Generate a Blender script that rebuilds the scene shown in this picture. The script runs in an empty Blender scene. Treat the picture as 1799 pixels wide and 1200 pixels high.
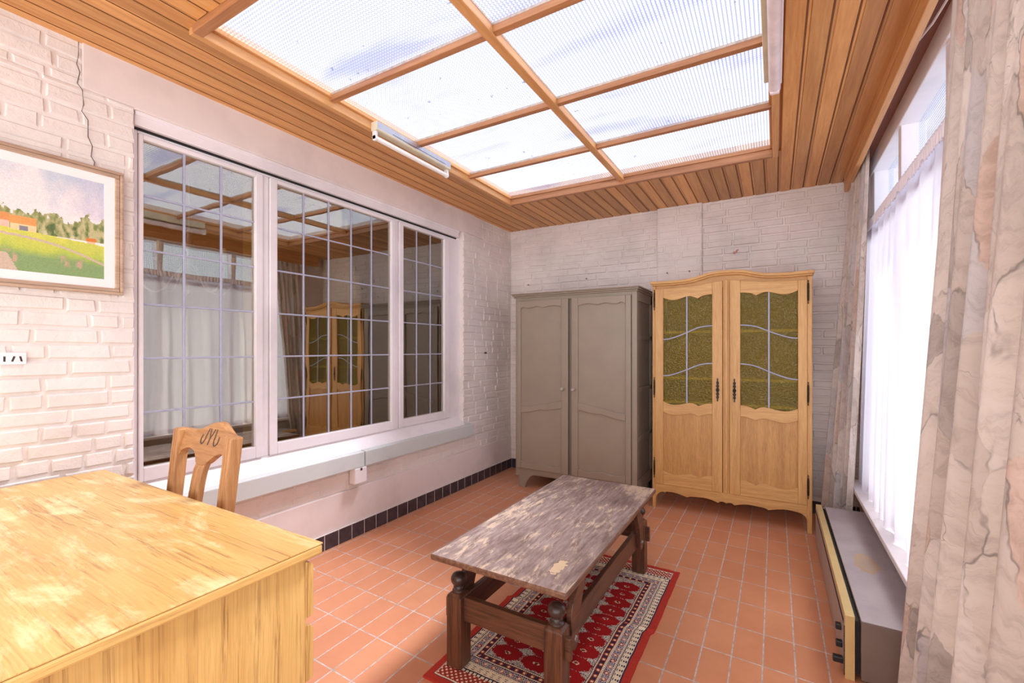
import bpy, bmesh, math, random
import numpy as np
from mathutils import Vector, Matrix
random.seed(7)
SC = bpy.context.scene
COL = SC.collection
PI = math.pi

# ------------------------------------------------------------------ helpers
class MB:
    """collects shapes, builds ONE mesh object"""
    def __init__(s): s.v = []; s.f = []; s.uv = {}
    def add(s, vs, fs):
        o = len(s.v); s.v += [tuple(p) for p in vs]; s.f += [tuple(i + o for i in f) for f in fs]
        return s
    def box(s, x0, x1, y0, y1, z0, z1):
        return s.add([(x0,y0,z0),(x1,y0,z0),(x1,y1,z0),(x0,y1,z0),(x0,y0,z1),(x1,y0,z1),(x1,y1,z1),(x0,y1,z1)],
              [(0,3,2,1),(4,5,6,7),(0,1,5,4),(1,2,6,5),(2,3,7,6),(3,0,4,7)])
    def prism(s, poly, axis, a, b):
        """poly: 2D outline; axis 'x' -> (y,z), 'y' -> (x,z), 'z' -> (x,y)"""
        def P(q, t):
            return (t,q[0],q[1]) if axis=='x' else (q[0],t,q[1]) if axis=='y' else (q[0],q[1],t)
        n = len(poly)
        vs = [P(q,a) for q in poly] + [P(q,b) for q in poly]
        fs = [tuple(range(n)), tuple(range(2*n-1,n-1,-1))] + [(i,n+i,n+(i+1)%n,(i+1)%n) for i in range(n)]
        return s.add(vs, fs)
    def strip(s, top, bot, axis, a, b):
        """solid between two curves of equal length given left to right"""
        for i in range(len(top)-1):
            pass
        n = len(top)
        def P(q, t): return (q[0],t,q[1]) if axis=='y' else (t,q[0],q[1])
        vs = []
        for t in (a,b):
            vs += [P(q,t) for q in top] + [P(q,t) for q in bot]
        fs = []
        for i in range(n-1):
            fs.append((i,i+1,n+i+1,n+i)); fs.append((2*n+i,3*n+i,3*n+i+1,2*n+i+1))
            fs.append((i,2*n+i,2*n+i+1,i+1)); fs.append((n+i,n+i+1,3*n+i+1,3*n+i))
        fs.append((0,n,3*n,2*n)); fs.append((n-1,3*n-1,4*n-1,2*n-1))
        return s.add(vs, fs)
    def lathe(s, prof, cx=0, cy=0, cz=0, n=20):
        vs=[]; fs=[]
        for r,z in prof:
            for k in range(n):
                a=2*PI*k/n; vs.append((cx+r*math.cos(a), cy+r*math.sin(a), cz+z))
        m=len(prof)
        for j in range(m-1):
            for k in range(n):
                fs.append((j*n+k, j*n+(k+1)%n, (j+1)*n+(k+1)%n, (j+1)*n+k))
        fs.append(tuple(range(n-1,-1,-1))); fs.append(tuple((m-1)*n+k for k in range(n)))
        return s.add(vs, fs)
    def tube(s, pts, r, n=8, flat=None):
        pts=[Vector(p) for p in pts]; m=len(pts); vs=[]; fs=[]
        up=Vector((0,0,1))
        for i,p in enumerate(pts):
            t=(pts[min(i+1,m-1)]-pts[max(i-1,0)]).normalized()
            u=t.cross(up)
            if u.length<1e-4: u=t.cross(Vector((0,1,0)))
            u.normalize(); w=u.cross(t)
            rr=r[i] if isinstance(r,(list,tuple)) else r
            for k in range(n):
                a=2*PI*k/n; vs.append(p+u*(rr*math.cos(a))+w*(rr*math.sin(a)))
        for i in range(m-1):
            for k in range(n):
                fs.append((i*n+k,(i+1)*n+k,(i+1)*n+(k+1)%n,i*n+(k+1)%n))
        fs.append(tuple(range(n))); fs.append(tuple((m-1)*n+k for k in range(n-1,-1,-1)))
        return s.add(vs, fs)
    def build(s, name, mat, parent=None, bevel=0, smooth=False, seg=2, loc=None):
        me=bpy.data.meshes.new(name); me.from_pydata(s.v,[],s.f); me.update()
        bm=bmesh.new(); bm.from_mesh(me); bmesh.ops.recalc_face_normals(bm,faces=bm.faces); bm.to_mesh(me); bm.free()
        o=bpy.data.objects.new(name,me); COL.objects.link(o)
        if mat: me.materials.append(mat)
        if parent: o.parent=parent
        if loc: o.location=loc
        if bevel:
            b=o.modifiers.new('bevel','BEVEL'); b.width=bevel; b.segments=seg; b.limit_method='ANGLE'; b.angle_limit=0.6
        if smooth: shade(o, smooth if isinstance(smooth,float) else 40.0)
        return o
def shade(o, ang=40.0):
    me=o.data
    me.polygons.foreach_set('use_smooth',[True]*len(me.polygons))
    bm=bmesh.new(); bm.from_mesh(me)
    for e in bm.edges:
        if len(e.link_faces)==2 and e.calc_face_angle(0)>math.radians(ang): e.smooth=False
    bm.to_mesh(me); bm.free()
def thing(name,label,cat,loc=(0,0,0),group=None):
    o=bpy.data.objects.new(name,None); COL.objects.link(o); o.location=loc; o.empty_display_size=.1
    o['label']=label; o['category']=cat
    if group: o['group']=group
    return o
def tag(o,label,cat,group=None):
    o['label']=label; o['category']=cat
    if group: o['group']=group
    return o
def struct(o,label=None,cat=None):
    o['kind']='structure'
    if label: o['label']=label
    if cat: o['category']=cat
    return o
def dup(root,loc):
    r=root.copy(); COL.objects.link(r); r.location=loc
    for ch in list(root.children):
        c=ch.copy(); COL.objects.link(c); c.parent=r
        for g in list(ch.children):
            d=g.copy(); COL.objects.link(d); d.parent=c
    return r
def interp(pts,n=40):
    """smooth curve through 2D points (Catmull-Rom)"""
    P=[Vector((p[0],p[1],0)) for p in pts]; out=[]
    m=len(P); per=max(2,n//(m-1))
    for i in range(m-1):
        p0=P[max(i-1,0)];p1=P[i];p2=P[i+1];p3=P[min(i+2,m-1)]
        for k in range(per):
            t=k/per
            q=0.5*((2*p1)+(p2-p0)*t+(2*p0-5*p1+4*p2-p3)*t*t+(3*p1-p0-3*p2+p3)*t**3)
            out.append((q.x,q.y))
    out.append((P[-1].x,P[-1].y)); return out

# ------------------------------------------------------------------ materials
def srgb(r,g,b):
    f=lambda c:(c/255/12.92) if c/255<=.04045 else ((c/255+.055)/1.055)**2.4
    return (f(r),f(g),f(b),1)
class NT:
    def __init__(s,name):
        s.m=bpy.data.materials.new(name); s.m.use_nodes=True; s.t=s.m.node_tree; s.t.nodes.clear()
        s.out=s.n('ShaderNodeOutputMaterial')
    def n(s,typ,**kw):
        nd=s.t.nodes.new(typ)
        for k,v in kw.items():
            if k=='inp':
                for a,b in v.items():
                    if isinstance(b,bpy.types.NodeSocket): s.t.links.new(b,nd.inputs[a])
                    else: nd.inputs[a].default_value=b
            else: setattr(nd,k,v)
        return nd
    def link(s,a,b): s.t.links.new(a,b)
    def coord(s,kind='Object',scale=(1,1,1),loc=(0,0,0),rot=(0,0,0)):
        c=s.n('ShaderNodeTexCoord'); m=s.n('ShaderNodeMapping',inp={'Vector':c.outputs[kind],'Scale':scale,'Location':loc,'Rotation':rot})
        return m.outputs[0]
    def noise(s,vec,scale=5,detail=4,rough=.5,dist=0):
        return s.n('ShaderNodeTexNoise',inp={'Vector':vec,'Scale':scale,'Detail':detail,'Roughness':rough,'Distortion':dist})
    def ramp(s,fac,stops,interp='LINEAR'):
        r=s.n('ShaderNodeValToRGB',inp={'Fac':fac}); cr=r.color_ramp; cr.interpolation=interp
        while len(cr.elements)<len(stops): cr.elements.new(.5)
        for e,(p,c) in zip(cr.elements,stops):
            e.position=p; e.color=c if len(c)==4 else (*c,1)
        return r.outputs[0]
    def mix(s,a,b,fac=.5,mode='MIX'):
        m=s.n('ShaderNodeMix',data_type='RGBA',blend_type=mode)
        for i,v in ((0,fac),(6,a),(7,b)):
            if isinstance(v,bpy.types.NodeSocket): s.link(v,m.inputs[i])
            else: m.inputs[i].default_value=v
        return m.outputs[2]
    def math(s,op,a,b=0,c=0):
        m=s.n('ShaderNodeMath',operation=op)
        for i,v in enumerate((a,b,c)):
            if isinstance(v,bpy.types.NodeSocket): s.link(v,m.inputs[i])
            else: m.inputs[i].default_value=v
        return m.outputs[0]
    def bump(s,h,strength=.3,dist=.01,normal=None):
        b=s.n('ShaderNodeBump',inp={'Height':h,'Strength':strength,'Distance':dist})
        if normal: s.link(normal,b.inputs['Normal'])
        return b.outputs[0]
    def bsdf(s,col,rough=.6,normal=None,metal=0,spec=.5,sheen=0,coat=0):
        b=s.n('ShaderNodeBsdfPrincipled')
        for k,v in (('Base Color',col),('Roughness',rough),('Metallic',metal),('Specular IOR Level',spec),('Coat Weight',coat),('Sheen Weight',sheen)):
            if isinstance(v,bpy.types.NodeSocket): s.link(v,b.inputs[k])
            else: b.inputs[k].default_value=v
        if normal: s.link(normal,b.inputs['Normal'])
        s.link(b.outputs[0],s.out.inputs[0]); return b
def simple(name,col,rough=.5,metal=0,var=.06,scale=8,bump=.0,spec=.5):
    t=NT(name); v=t.coord()
    nz=t.noise(v,scale,5,.6)
    c2=tuple(max(0,x*(1-var*4)) for x in col[:3])+(1,); c1=tuple(min(1,x*(1+var)) for x in col[:3])+(1,)
    c=t.ramp(nz.outputs[0],[(.25,c2),(.6,col),(.9,c1)])
    nrm=t.bump(t.noise(v,scale*12,4).outputs[0],bump,.002) if bump else None
    t.bsdf(c,rough,nrm,metal,spec); return t.m
def wood(name,base,dark,light,axis='x',grain=1.0,rough=.45,fine=60,contrast=.5,spec=.5,plank=None,coat=0,figure=3.0,ringw=.3):
    """grain runs along axis"""
    t=NT(name)
    st={'x':(.06,1,1),'y':(1,.06,1),'z':(1,1,.06)}[axis]
    off=None
    c=t.n('ShaderNodeTexCoord').outputs['Object']
    if plank:
        sx=t.n('ShaderNodeSeparateXYZ',inp={0:c})
        idx=t.math('FLOOR',t.math('DIVIDE',t.math('ADD',sx.outputs[0],10.0+plank[1]),plank[0]))
        wn=t.n('ShaderNodeTexWhiteNoise',noise_dimensions='1D',inp={'W':idx})
        rnd=wn.outputs['Value']
        c=t.n('ShaderNodeVectorMath',operation='ADD',inp={0:c,1:t.n('ShaderNodeVectorMath',operation='SCALE',inp={0:wn.outputs['Color'],'Scale':7.0}).outputs[0]}).outputs[0]
    v=t.n('ShaderNodeMapping',inp={'Vector':c,'Scale':st}).outputs[0]
    big=t.noise(v,figure*grain,3,.55,1.2)
    rings=t.math('FRACT',t.math('MULTIPLY',big.outputs[0],7.0))
    ringc=t.math('ABSOLUTE',t.math('SUBTRACT',rings,.5))
    fin=t.noise(v,fine*grain,4,.7,.3)
    med=t.noise(v,9*grain,4,.6,.4)
    h=t.math('ADD',t.math('MULTIPLY',ringc,ringw),t.math('MULTIPLY',fin.outputs[0],.55+.65*(.55-ringw)))
    h=t.math('ADD',h,t.math('MULTIPLY',t.math('SUBTRACT',med.outputs[0],.5),.6))
    lo=.5-.3*contrast; 
    col=t.ramp(h,[(.5-.33/ max(.2,contrast)*.5,dark),(.56,base),(.9,light)])
    if plank:
        b=t.n('ShaderNodeMapRange',inp={0:rnd,3:.72,4:1.14}).outputs[0]
        col=t.mix(col,t.n('ShaderNodeCombineColor',inp={0:b,1:b,2:b}).outputs[0],1.0,'MULTIPLY')
    nrm=t.bump(fin.outputs[0],.12,.002)
    t.bsdf(col,rough,nrm,0,spec,coat=coat); return t
def white_paint(name,col,rough=.55,bumpy=.35,scale=40):
    t=NT(name); v=t.coord()
    n1=t.noise(v,2.2,4,.6); n2=t.noise(v,scale,6,.65,.3)
    dirt_shade=tuple(x*.84 for x in col[:3])+(1,)
    c=t.ramp(n1.outputs[0],[(.3,dirt_shade),(.55,col),(.9,col)])
    t.bsdf(c,rough,t.bump(n2.outputs[0],bumpy,.006),0,.3); return t.m

M={}
M['brick']=white_paint('painted_brick',srgb(234,225,219),.6,.8,30)
M['plaster']=white_paint('painted_plaster',srgb(232,220,216),.6,.12,25)
M['white']=white_paint('white_gloss_paint',srgb(238,232,234),.35,.06,30)
M['stone_sill']=white_paint('pale_grey_sill_paint',srgb(206,212,210),.4,.08,50)
M['lead']=simple('lead_came',srgb(186,188,208),.4,.35,.03,30)
M['black_tile']=None
M['crack']=simple('crack_dark',srgb(95,82,76),.9)
M['yellow_frame']=simple('old_yellow_paint',srgb(178,140,52),.5,0,.06,6)
M['chrome']=simple('zinc_steel',srgb(190,190,196),.28,.8,.04,20)
M['cream_enamel']=simple('cream_enamel',srgb(222,210,180),.35,0,.05,9)
M['tube']=simple('opal_tube',srgb(250,246,238),.25,0,.01,4)
M['plastic_white']=simple('white_plastic',srgb(236,232,232),.35,0,.02,6)
M['pinkish']=simple('dusty_opal_cover',srgb(238,222,220),.4,0,.05,12)
M['dark_iron']=simple('dark_iron',srgb(48,38,32),.4,.7,.1,40)
M['pewter']=simple('pewter',srgb(186,182,200),.4,.1,.06,20)
M['grey_paint']=simple('taupe_paint',srgb(152,137,119),.34,0,.025,5,.05)
M['worn_knob']=simple('worn_pale_paint',srgb(186,172,158),.4,0,.08,60)
M['black']=simple('black_gap',srgb(24,22,21),.7)
M['knob_black']=simple('black_plastic',srgb(38,37,40),.35)
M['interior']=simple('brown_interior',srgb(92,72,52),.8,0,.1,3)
M['stud']=simple('steel_stud',srgb(150,140,135),.3,.6,.06,30)
M['dark_slot']=simple('dark_slot',srgb(60,50,48),.8)
M['rust']=simple('chipped_brick',srgb(196,146,132),.9,0,.1,60)
M['nail']=simple('nail_metal',srgb(110,100,95),.5,.5)
M['gap']=simple('groove_shade_grime',srgb(122,74,38),.7,0,.05,10)
M['putty']=simple('weathered_putty',srgb(196,182,170),.8,0,.1,40)
M['mahogany']=wood('mahogany_board',srgb(146,92,72),srgb(112,66,50),srgb(176,124,104),'y',1,.5).m
M['pine']=wood('ceiling_pine',srgb(222,164,100),srgb(186,124,68),srgb(236,188,128),'y',1,.42,70,.45,.4,(.0865,.0)).m
M['pine_y']=wood('pine_beam',srgb(220,164,104),srgb(184,124,72),srgb(236,190,132),'y',1,.4).m
M['pine_x']=wood('pine_bar',srgb(188,132,88),srgb(146,92,54),srgb(214,166,120),'x',1,.45).m
M['oak_z']=wood('oak_upright',srgb(212,164,100),srgb(180,128,70),srgb(228,188,128),'z',2,.42,80,.5,ringw=.15).m
M['oak_x']=wood('oak_rail',srgb(212,164,100),srgb(180,128,70),srgb(228,188,128),'x',2,.42,80,.5,ringw=.2).m
M['oak_panel']=wood('oak_panel',srgb(202,152,88),srgb(166,114,60),srgb(220,176,112),'z',2.2,.42,130,.6,figure=1.5,ringw=.12).m
M['oak_inside']=simple('oak_inside',srgb(214,188,120),.6,0,.06,5)
M['shelf']=simple('pale_shelf',srgb(246,234,196),.5,0,.03,5)
M['chair_z']=wood('chair_wood_upright',srgb(196,146,96),srgb(150,98,54),srgb(220,178,130),'z',2,.42,60,.5).m
M['chair_x']=wood('chair_wood_rail',srgb(196,146,96),srgb(150,98,54),srgb(220,178,130),'x',2,.42,60,.5).m
M['table_z']=wood('dark_oak_post',srgb(112,70,46),srgb(56,34,26),srgb(142,94,66),'z',2,.35,60,.6).m
M['table_x']=wood('dark_oak_rail_x',srgb(112,72,50),srgb(66,40,28),srgb(142,96,70),'x',2,.35,60,.6).m
M['table_y']=wood('dark_oak_rail_y',srgb(112,74,54),srgb(66,42,32),srgb(142,98,76),'y',2,.35,60,.6).m
M['table_dark']=wood('dark_turned',srgb(74,54,46),srgb(40,28,24),srgb(100,78,68),'z',2,.28,60,.5).m
M['picture_frame']=wood('weathered_frame',srgb(196,168,144),srgb(158,128,106),srgb(216,192,170),'y',2,.5).m
M['mat']=simple('picture_mat',srgb(248,240,238),.7,0,.01)

def mk_desk(axis,name):
    t=NT(name)
    st={'x':(.03,1,1),'z':(1,1,.03),'y':(1,.03,1)}[axis]
    v=t.coord('Object',st)
    wob=t.noise(t.coord('Object',(.5,1,1) if axis=='x' else (1,1,.5)),3,3,.6)
    wv=t.n('ShaderNodeVectorMath',operation='ADD',inp={0:v,1:t.n('ShaderNodeVectorMath',operation='SCALE',inp={0:wob.outputs['Color'],'Scale':.03}).outputs[0]}).outputs[0]
    fin=t.noise(wv,210,4,.65,0); med=t.noise(wv,55,3,.6,0); big=t.noise(wv,9,3,.6,.3)
    col=t.ramp(big.outputs[0],[(.3,srgb(206,160,92)),(.55,srgb(218,176,106)),(.75,srgb(228,190,120))])
    ln=t.math('MULTIPLY',t.ramp(med.outputs[0],[(.36,(1,1,1)),(.5,(0,0,0))]),t.ramp(fin.outputs[0],[(.42,(1,1,1)),(.56,(0,0,0))]))
    col=t.mix(col,srgb(140,92,52),t.math('MULTIPLY',ln,.6))
    col=t.mix(col,t.ramp(fin.outputs[0],[(.35,(.78,.74,.7)),(.6,(1.04,1.04,1.04))]),.6,'MULTIPLY')
    rough=.36
    if axis=='x':
        worn=t.noise(t.coord('Object',(1.1,2.6,1)),2.6,6,.66,.6); sc=t.noise(t.coord('Object',(.5,4,1)),9,6,.75,.4)
        f=t.math('ADD',t.math('MULTIPLY',worn.outputs[0],.7),t.math('MULTIPLY',sc.outputs[0],.3))
        f=t.ramp(f,[(.5,(0,0,0)),(.6,(1,1,1))])
        col=t.mix(col,srgb(244,224,170),t.math('MULTIPLY',f,.7))
        rough=.3
    t.bsdf(col,rough,t.bump(fin.outputs[0],.06,.001),0,.5); return t.m
M['desk_x']=mk_desk('x','teak_desk_top'); M['desk_z']=mk_desk('z','teak_desk_side'); M['desk_y']=mk_desk('y','teak_edge')

def mk_tabletop():
    t=NT('worn_oak_top')
    v=t.coord('Object',(1,.12,1)); w=t.coord('Object',(1,.45,1)); u=t.coord('Object')
    g=t.noise(v,60,5,.7,.3); fl=t.noise(t.coord('Object',(1,.22,1)),34,7,.78,.5); big=t.noise(t.coord('Object',(1,.6,1)),3.2,4,.65)
    base=t.ramp(g.outputs[0],[(.3,srgb(112,92,86)),(.5,srgb(152,132,124)),(.7,srgb(182,166,160))])
    f=t.math('ADD',t.math('MULTIPLY',fl.outputs[0],.72),t.math('MULTIPLY',big.outputs[0],.42))
    flake=t.ramp(f,[(.575,(0,0,0)),(.64,(1,1,1))])
    col=t.mix(base,srgb(222,198,170),t.math('MULTIPLY',flake,.8))
    dk=t.ramp(t.noise(t.coord('Object',(1,.4,1),(3,1,0)),5,6,.65).outputs[0],[(.52,(0,0,0)),(.68,(1,1,1))])
    col=t.mix(col,srgb(96,72,66),t.math('MULTIPLY',dk,.65))
    # the bare patch near the front right corner
    sx=t.n('ShaderNodeSeparateXYZ',inp={0:u})
    dx=t.math('DIVIDE',t.math('SUBTRACT',sx.outputs[0],.195),.022); dy=t.math('DIVIDE',t.math('SUBTRACT',sx.outputs[1],-.50),.062)
    d=t.math('ADD',t.math('ADD',t.math('MULTIPLY',dx,dx),t.math('MULTIPLY',dy,dy)),t.math('MULTIPLY',t.math('SUBTRACT',t.noise(u,60,4).outputs[0],.5),3.0))
    col=t.mix(col,srgb(222,196,160),t.math('LESS_THAN',d,1.0))
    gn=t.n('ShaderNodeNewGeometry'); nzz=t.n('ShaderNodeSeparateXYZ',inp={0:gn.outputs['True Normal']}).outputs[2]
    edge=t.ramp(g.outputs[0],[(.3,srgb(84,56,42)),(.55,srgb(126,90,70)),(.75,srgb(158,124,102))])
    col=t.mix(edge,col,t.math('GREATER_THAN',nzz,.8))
    t.bsdf(col,.42,t.bump(t.math('ADD',g.outputs[0],flake),.2,.0015),0,.45); return t.m
M['table_top']=mk_tabletop()

def mk_floor():
    t=NT('terracotta_tiles')
    c=t.n('ShaderNodeTexCoord').outputs['Object']; sx=t.n('ShaderNodeSeparateXYZ',inp={0:c})
    x=t.math('ADD',sx.outputs[0],.159+.1156*40); y=t.math('ADD',t.math('ADD',sx.outputs[1],t.math('MULTIPLY',sx.outputs[0],.029)),-2.345+.2365*20)
    v=t.n('ShaderNodeCombineXYZ',inp={0:x,1:y,2:0}).outputs[0]
    b=t.n('ShaderNodeTexBrick',offset=0,squash=1,inp={'Vector':v,'Color1':(0,0,0,1),'Color2':(1,1,1,1),'Mortar':(.5,.5,.5,1),'Scale':1,'Mortar Size':.0032,'Mortar Smooth':.25,'Bias':0,'Brick Width':.1156,'Row Height':.2365})
    n=t.noise(c,6,5,.6); n2=t.noise(c,45,4,.6)
    base=t.ramp(b.outputs['Color'],[(0,srgb(210,142,104)),(.5,srgb(216,148,109)),(1,srgb(222,156,116))])
    base=t.mix(base,t.ramp(n.outputs[0],[(.3,srgb(204,136,100)),(.7,srgb(228,162,122))]),.35)
    grout=t.ramp(t.noise(c,25,5,.7).outputs[0],[(.35,srgb(168,156,148)),(.6,srgb(214,206,200))])
    col=t.mix(base,grout,b.outputs['Fac'])
    rg=t.math('ADD',t.math('MULTIPLY',b.outputs['Fac'],.35),t.math('ADD',.3,t.math('MULTIPLY',n.outputs[0],.15)))
    hh=t.math('SUBTRACT',t.math('MULTIPLY',n2.outputs[0],.15),b.outputs['Fac'])
    t.bsdf(col,rg,t.bump(hh,.35,.003),0,.45); return t.m
M['floor']=mk_floor()

def mk_blacktile():
    t=NT('black_glazed_tile'); v=t.coord()
    n=t.noise(v,14,5,.6)
    t.bsdf(t.ramp(n.outputs[0],[(.3,srgb(48,40,46)),(.7,srgb(78,68,76))]),.28,t.bump(t.noise(v,30,3).outputs[0],.15,.003),0,.5); return t.m
M['black_tile']=mk_blacktile()
M['grout']=simple('grout_light',srgb(222,212,206),.8)

def grid_fac(t,vec,ax,ay,pitch,width):
    """1 on the lines of a square grid"""
    s=t.n('ShaderNodeSeparateXYZ',inp={0:vec}); o=[]
    for a in (ax,ay):
        fr=t.math('FRACT',t.math('DIVIDE',t.math('ADD',s.outputs[a],50.0),pitch))
        o.append(t.math('LESS_THAN',fr,width))
    return t.math('MAXIMUM',o[0],o[1])
def mk_skyglass():
    t=NT('square_pattern_roof_glass'); c=t.n('ShaderNodeTexCoord').outputs['Object']
    g=grid_fac(t,c,0,1,.0155,.32)
    big=t.noise(t.coord('Object',(.5,1.6,1),(2.3,.4,0)),2.3,3,.5,.2)      # leaf debris and shade from outside, painted in as lavender smears
    dirt_shade=t.ramp(big.outputs[0],[(.56,(1,1,1)),(.68,(.84,.84,.95))])
    sp=t.noise(c,26,2,.5); spots=t.ramp(sp.outputs[0],[(.73,(1,1,1)),(.77,(.45,.45,.5))])
    lines=t.mix((.98,.985,1,1),(.56,.58,.71,1),g)
    col=t.mix(t.mix(lines,dirt_shade,1.0,'MULTIPLY'),spots,1.0,'MULTIPLY')
    tr=t.n('ShaderNodeBsdfTransparent',inp={'Color':col})
    df=t.n('ShaderNodeBsdfTranslucent',inp={'Color':col})
    m1=t.n('ShaderNodeMixShader',inp={0:.12,1:tr.outputs[0],2:df.outputs[0]})
    gl=t.n('ShaderNodeBsdfGlossy',inp={'Roughness':.15,'Color':(1,1,1,1)})
    m2=t.n('ShaderNodeMixShader',inp={0:.04,1:m1.outputs[0],2:gl.outputs[0]})
    t.link(m2.outputs[0],t.out.inputs[0]); return t.m
M['sky_glass']=mk_skyglass()
def mk_sideglass():
    t=NT('square_pattern_window_glass'); c=t.n('ShaderNodeTexCoord').outputs['Object']
    g=grid_fac(t,c,1,2,.014,.3)
    col=t.mix((.92,.95,1,1),(.60,.64,.72,1),g)
    tr=t.n('ShaderNodeBsdfTransparent',inp={'Color':col}); gl=t.n('ShaderNodeBsdfGlossy',inp={'Roughness':.2})
    m=t.n('ShaderNodeMixShader',inp={0:.08,1:tr.outputs[0],2:gl.outputs[0]})
    t.link(m.outputs[0],t.out.inputs[0]); return t.m
M['side_glass']=mk_sideglass()
def mk_clear():
    t=NT('clear_glass')
    tr=t.n('ShaderNodeBsdfTransparent',inp={'Color':(.93,.95,.96,1)}); gl=t.n('ShaderNodeBsdfGlossy',inp={'Roughness':.02})
    m=t.n('ShaderNodeMixShader',inp={0:.06,1:tr.outputs[0],2:gl.outputs[0]}); t.link(m.outputs[0],t.out.inputs[0]); return t.m
M['clear']=mk_clear()
def mk_mirrorglass():
    t=NT('old_leaded_glass'); v=t.coord('Object',(1,1.4,.5))
    nrm=t.bump(t.noise(v,3.0,2,.5).outputs[0],.06,.01)
    fr=t.n('ShaderNodeFresnel',inp={'IOR':1.5,'Normal':nrm})
    f=t.math('ADD',.25,t.math('MULTIPLY',fr.outputs[0],1.3))
    tr=t.n('ShaderNodeBsdfTransparent',inp={'Color':(.80,.74,.60,1)}); gl=t.n('ShaderNodeBsdfGlossy',inp={'Roughness':.0,'Color':(.95,.93,.86,1),'Normal':nrm})
    m=t.n('ShaderNodeMixShader',inp={0:f,1:tr.outputs[0],2:gl.outputs[0]}); t.link(m.outputs[0],t.out.inputs[0]); return t.m
M['leaded_glass']=mk_mirrorglass()
def mk_amber():
    t=NT('hammered_olive_glass'); v=t.coord('Object')
    n=t.n('ShaderNodeTexVoronoi',feature='SMOOTH_F1',inp={'Vector':v,'Scale':85,'Smoothness':.6})
    nrm=t.bump(n.outputs[0],.9,.006)
    tr=t.n('ShaderNodeBsdfTransparent',inp={'Color':(.80,.72,.30,1)})
    gl=t.n('ShaderNodeBsdfGlossy',inp={'Roughness':.16,'Color':(.9,.86,.55,1),'Normal':nrm})
    df=t.n('ShaderNodeBsdfDiffuse',inp={'Color':(.22,.18,.03,1),'Normal':nrm})
    m0=t.n('ShaderNodeMixShader',inp={0:.20,1:tr.outputs[0],2:df.outputs[0]})
    m=t.n('ShaderNodeMixShader',inp={0:.045,1:m0.outputs[0],2:gl.outputs[0]}); t.link(m.outputs[0],t.out.inputs[0]); return t.m
M['amber']=mk_amber()
def mk_sheer():
    t=NT('white_sheer'); 
    c=(.84,.81,.90,1)
    df=t.n('ShaderNodeBsdfDiffuse',inp={'Color':c}); tl=t.n('ShaderNodeBsdfTranslucent',inp={'Color':c}); tr=t.n('ShaderNodeBsdfTransparent',inp={'Color':(.98,.97,1,1)})
    a=t.n('ShaderNodeMixShader',inp={0:.55,1:df.outputs[0],2:tl.outputs[0]})
    m=t.n('ShaderNodeMixShader',inp={0:.16,1:a.outputs[0],2:tr.outputs[0]}); t.link(m.outputs[0],t.out.inputs[0]); return t.m
M['sheer']=mk_sheer()
M['heading']=simple('white_ruffle',srgb(250,244,250),.8,0,.01)
def mk_drape():
    t=NT('printed_drape'); u=t.n('ShaderNodeTexCoord').outputs['UV']
    w=t.n('ShaderNodeMapping',inp={'Vector':u,'Scale':(1,.75,1)}).outputs[0]
    dn=t.noise(w,5,4,.6); dv=t.n('ShaderNodeVectorMath',operation='SCALE',inp={0:dn.outputs['Color'],'Scale':.16}).outputs[0]
    wv=t.n('ShaderNodeVectorMath',operation='ADD',inp={0:w,1:dv}).outputs[0]
    vor=t.n('ShaderNodeTexVoronoi',inp={'Vector':wv,'Scale':5.0,'Randomness':1.0})
    sep=t.n('ShaderNodeSeparateColor',inp={0:vor.outputs['Color']})
    patch=t.ramp(sep.outputs[0],[(0,srgb(230,219,208)),(.26,srgb(210,196,184)),(.45,srgb(236,226,216)),(.62,srgb(222,190,170)),(.72,srgb(206,203,206)),(.86,srgb(238,230,222)),(.95,srgb(172,160,152))],'CONSTANT')
    st=t.noise(t.n('ShaderNodeMapping',inp={'Vector':wv,'Scale':(1.2,5,1)}).outputs[0],7,6,.75,.5)
    col=t.mix(patch,t.ramp(st.outputs[0],[(.36,srgb(186,174,166)),(.52,srgb(230,219,210)),(.7,srgb(240,232,226))]),.45)
    ed=t.n('ShaderNodeTexVoronoi',feature='DISTANCE_TO_EDGE',inp={'Vector':wv,'Scale':5.0})
    lm=t.math('MULTIPLY',t.ramp(ed.outputs['Distance'],[(.004,(1,1,1)),(.018,(0,0,0))]),t.ramp(t.noise(w,9,3).outputs[0],[(.48,(0,0,0)),(.6,(1,1,1))]))
    cr=t.n('ShaderNodeTexVoronoi',feature='DISTANCE_TO_EDGE',inp={'Vector':t.n('ShaderNodeMapping',inp={'Vector':wv,'Scale':(.7,2.4,1),'Rotation':(0,0,.3)}).outputs[0],'Scale':9})
    lm2=t.math('MULTIPLY',t.ramp(cr.outputs['Distance'],[(.003,(1,1,1)),(.013,(0,0,0))]),t.ramp(t.noise(w,6,3).outputs[0],[(.58,(0,0,0)),(.66,(1,1,1))]))
    col=t.mix(col,srgb(104,94,88),t.math('MULTIPLY',t.math('MAXIMUM',lm,lm2),.55))
    fine=t.noise(t.n('ShaderNodeMapping',inp={'Vector':u,'Scale':(1,1,1)}).outputs[0],300,2)
    b=t.n('ShaderNodeBsdfPrincipled',inp={'Base Color':col,'Roughness':.85,'Sheen Weight':.2,'Normal':t.bump(fine.outputs[0],.1,.001)})
    tl=t.n('ShaderNodeBsdfTranslucent',inp={'Color':col})
    m=t.n('ShaderNodeMixShader',inp={0:.32,1:b.outputs[0],2:tl.outputs[0]}); t.link(m.outputs[0],t.out.inputs[0]); return t.m
M['drape']=mk_drape()
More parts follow.
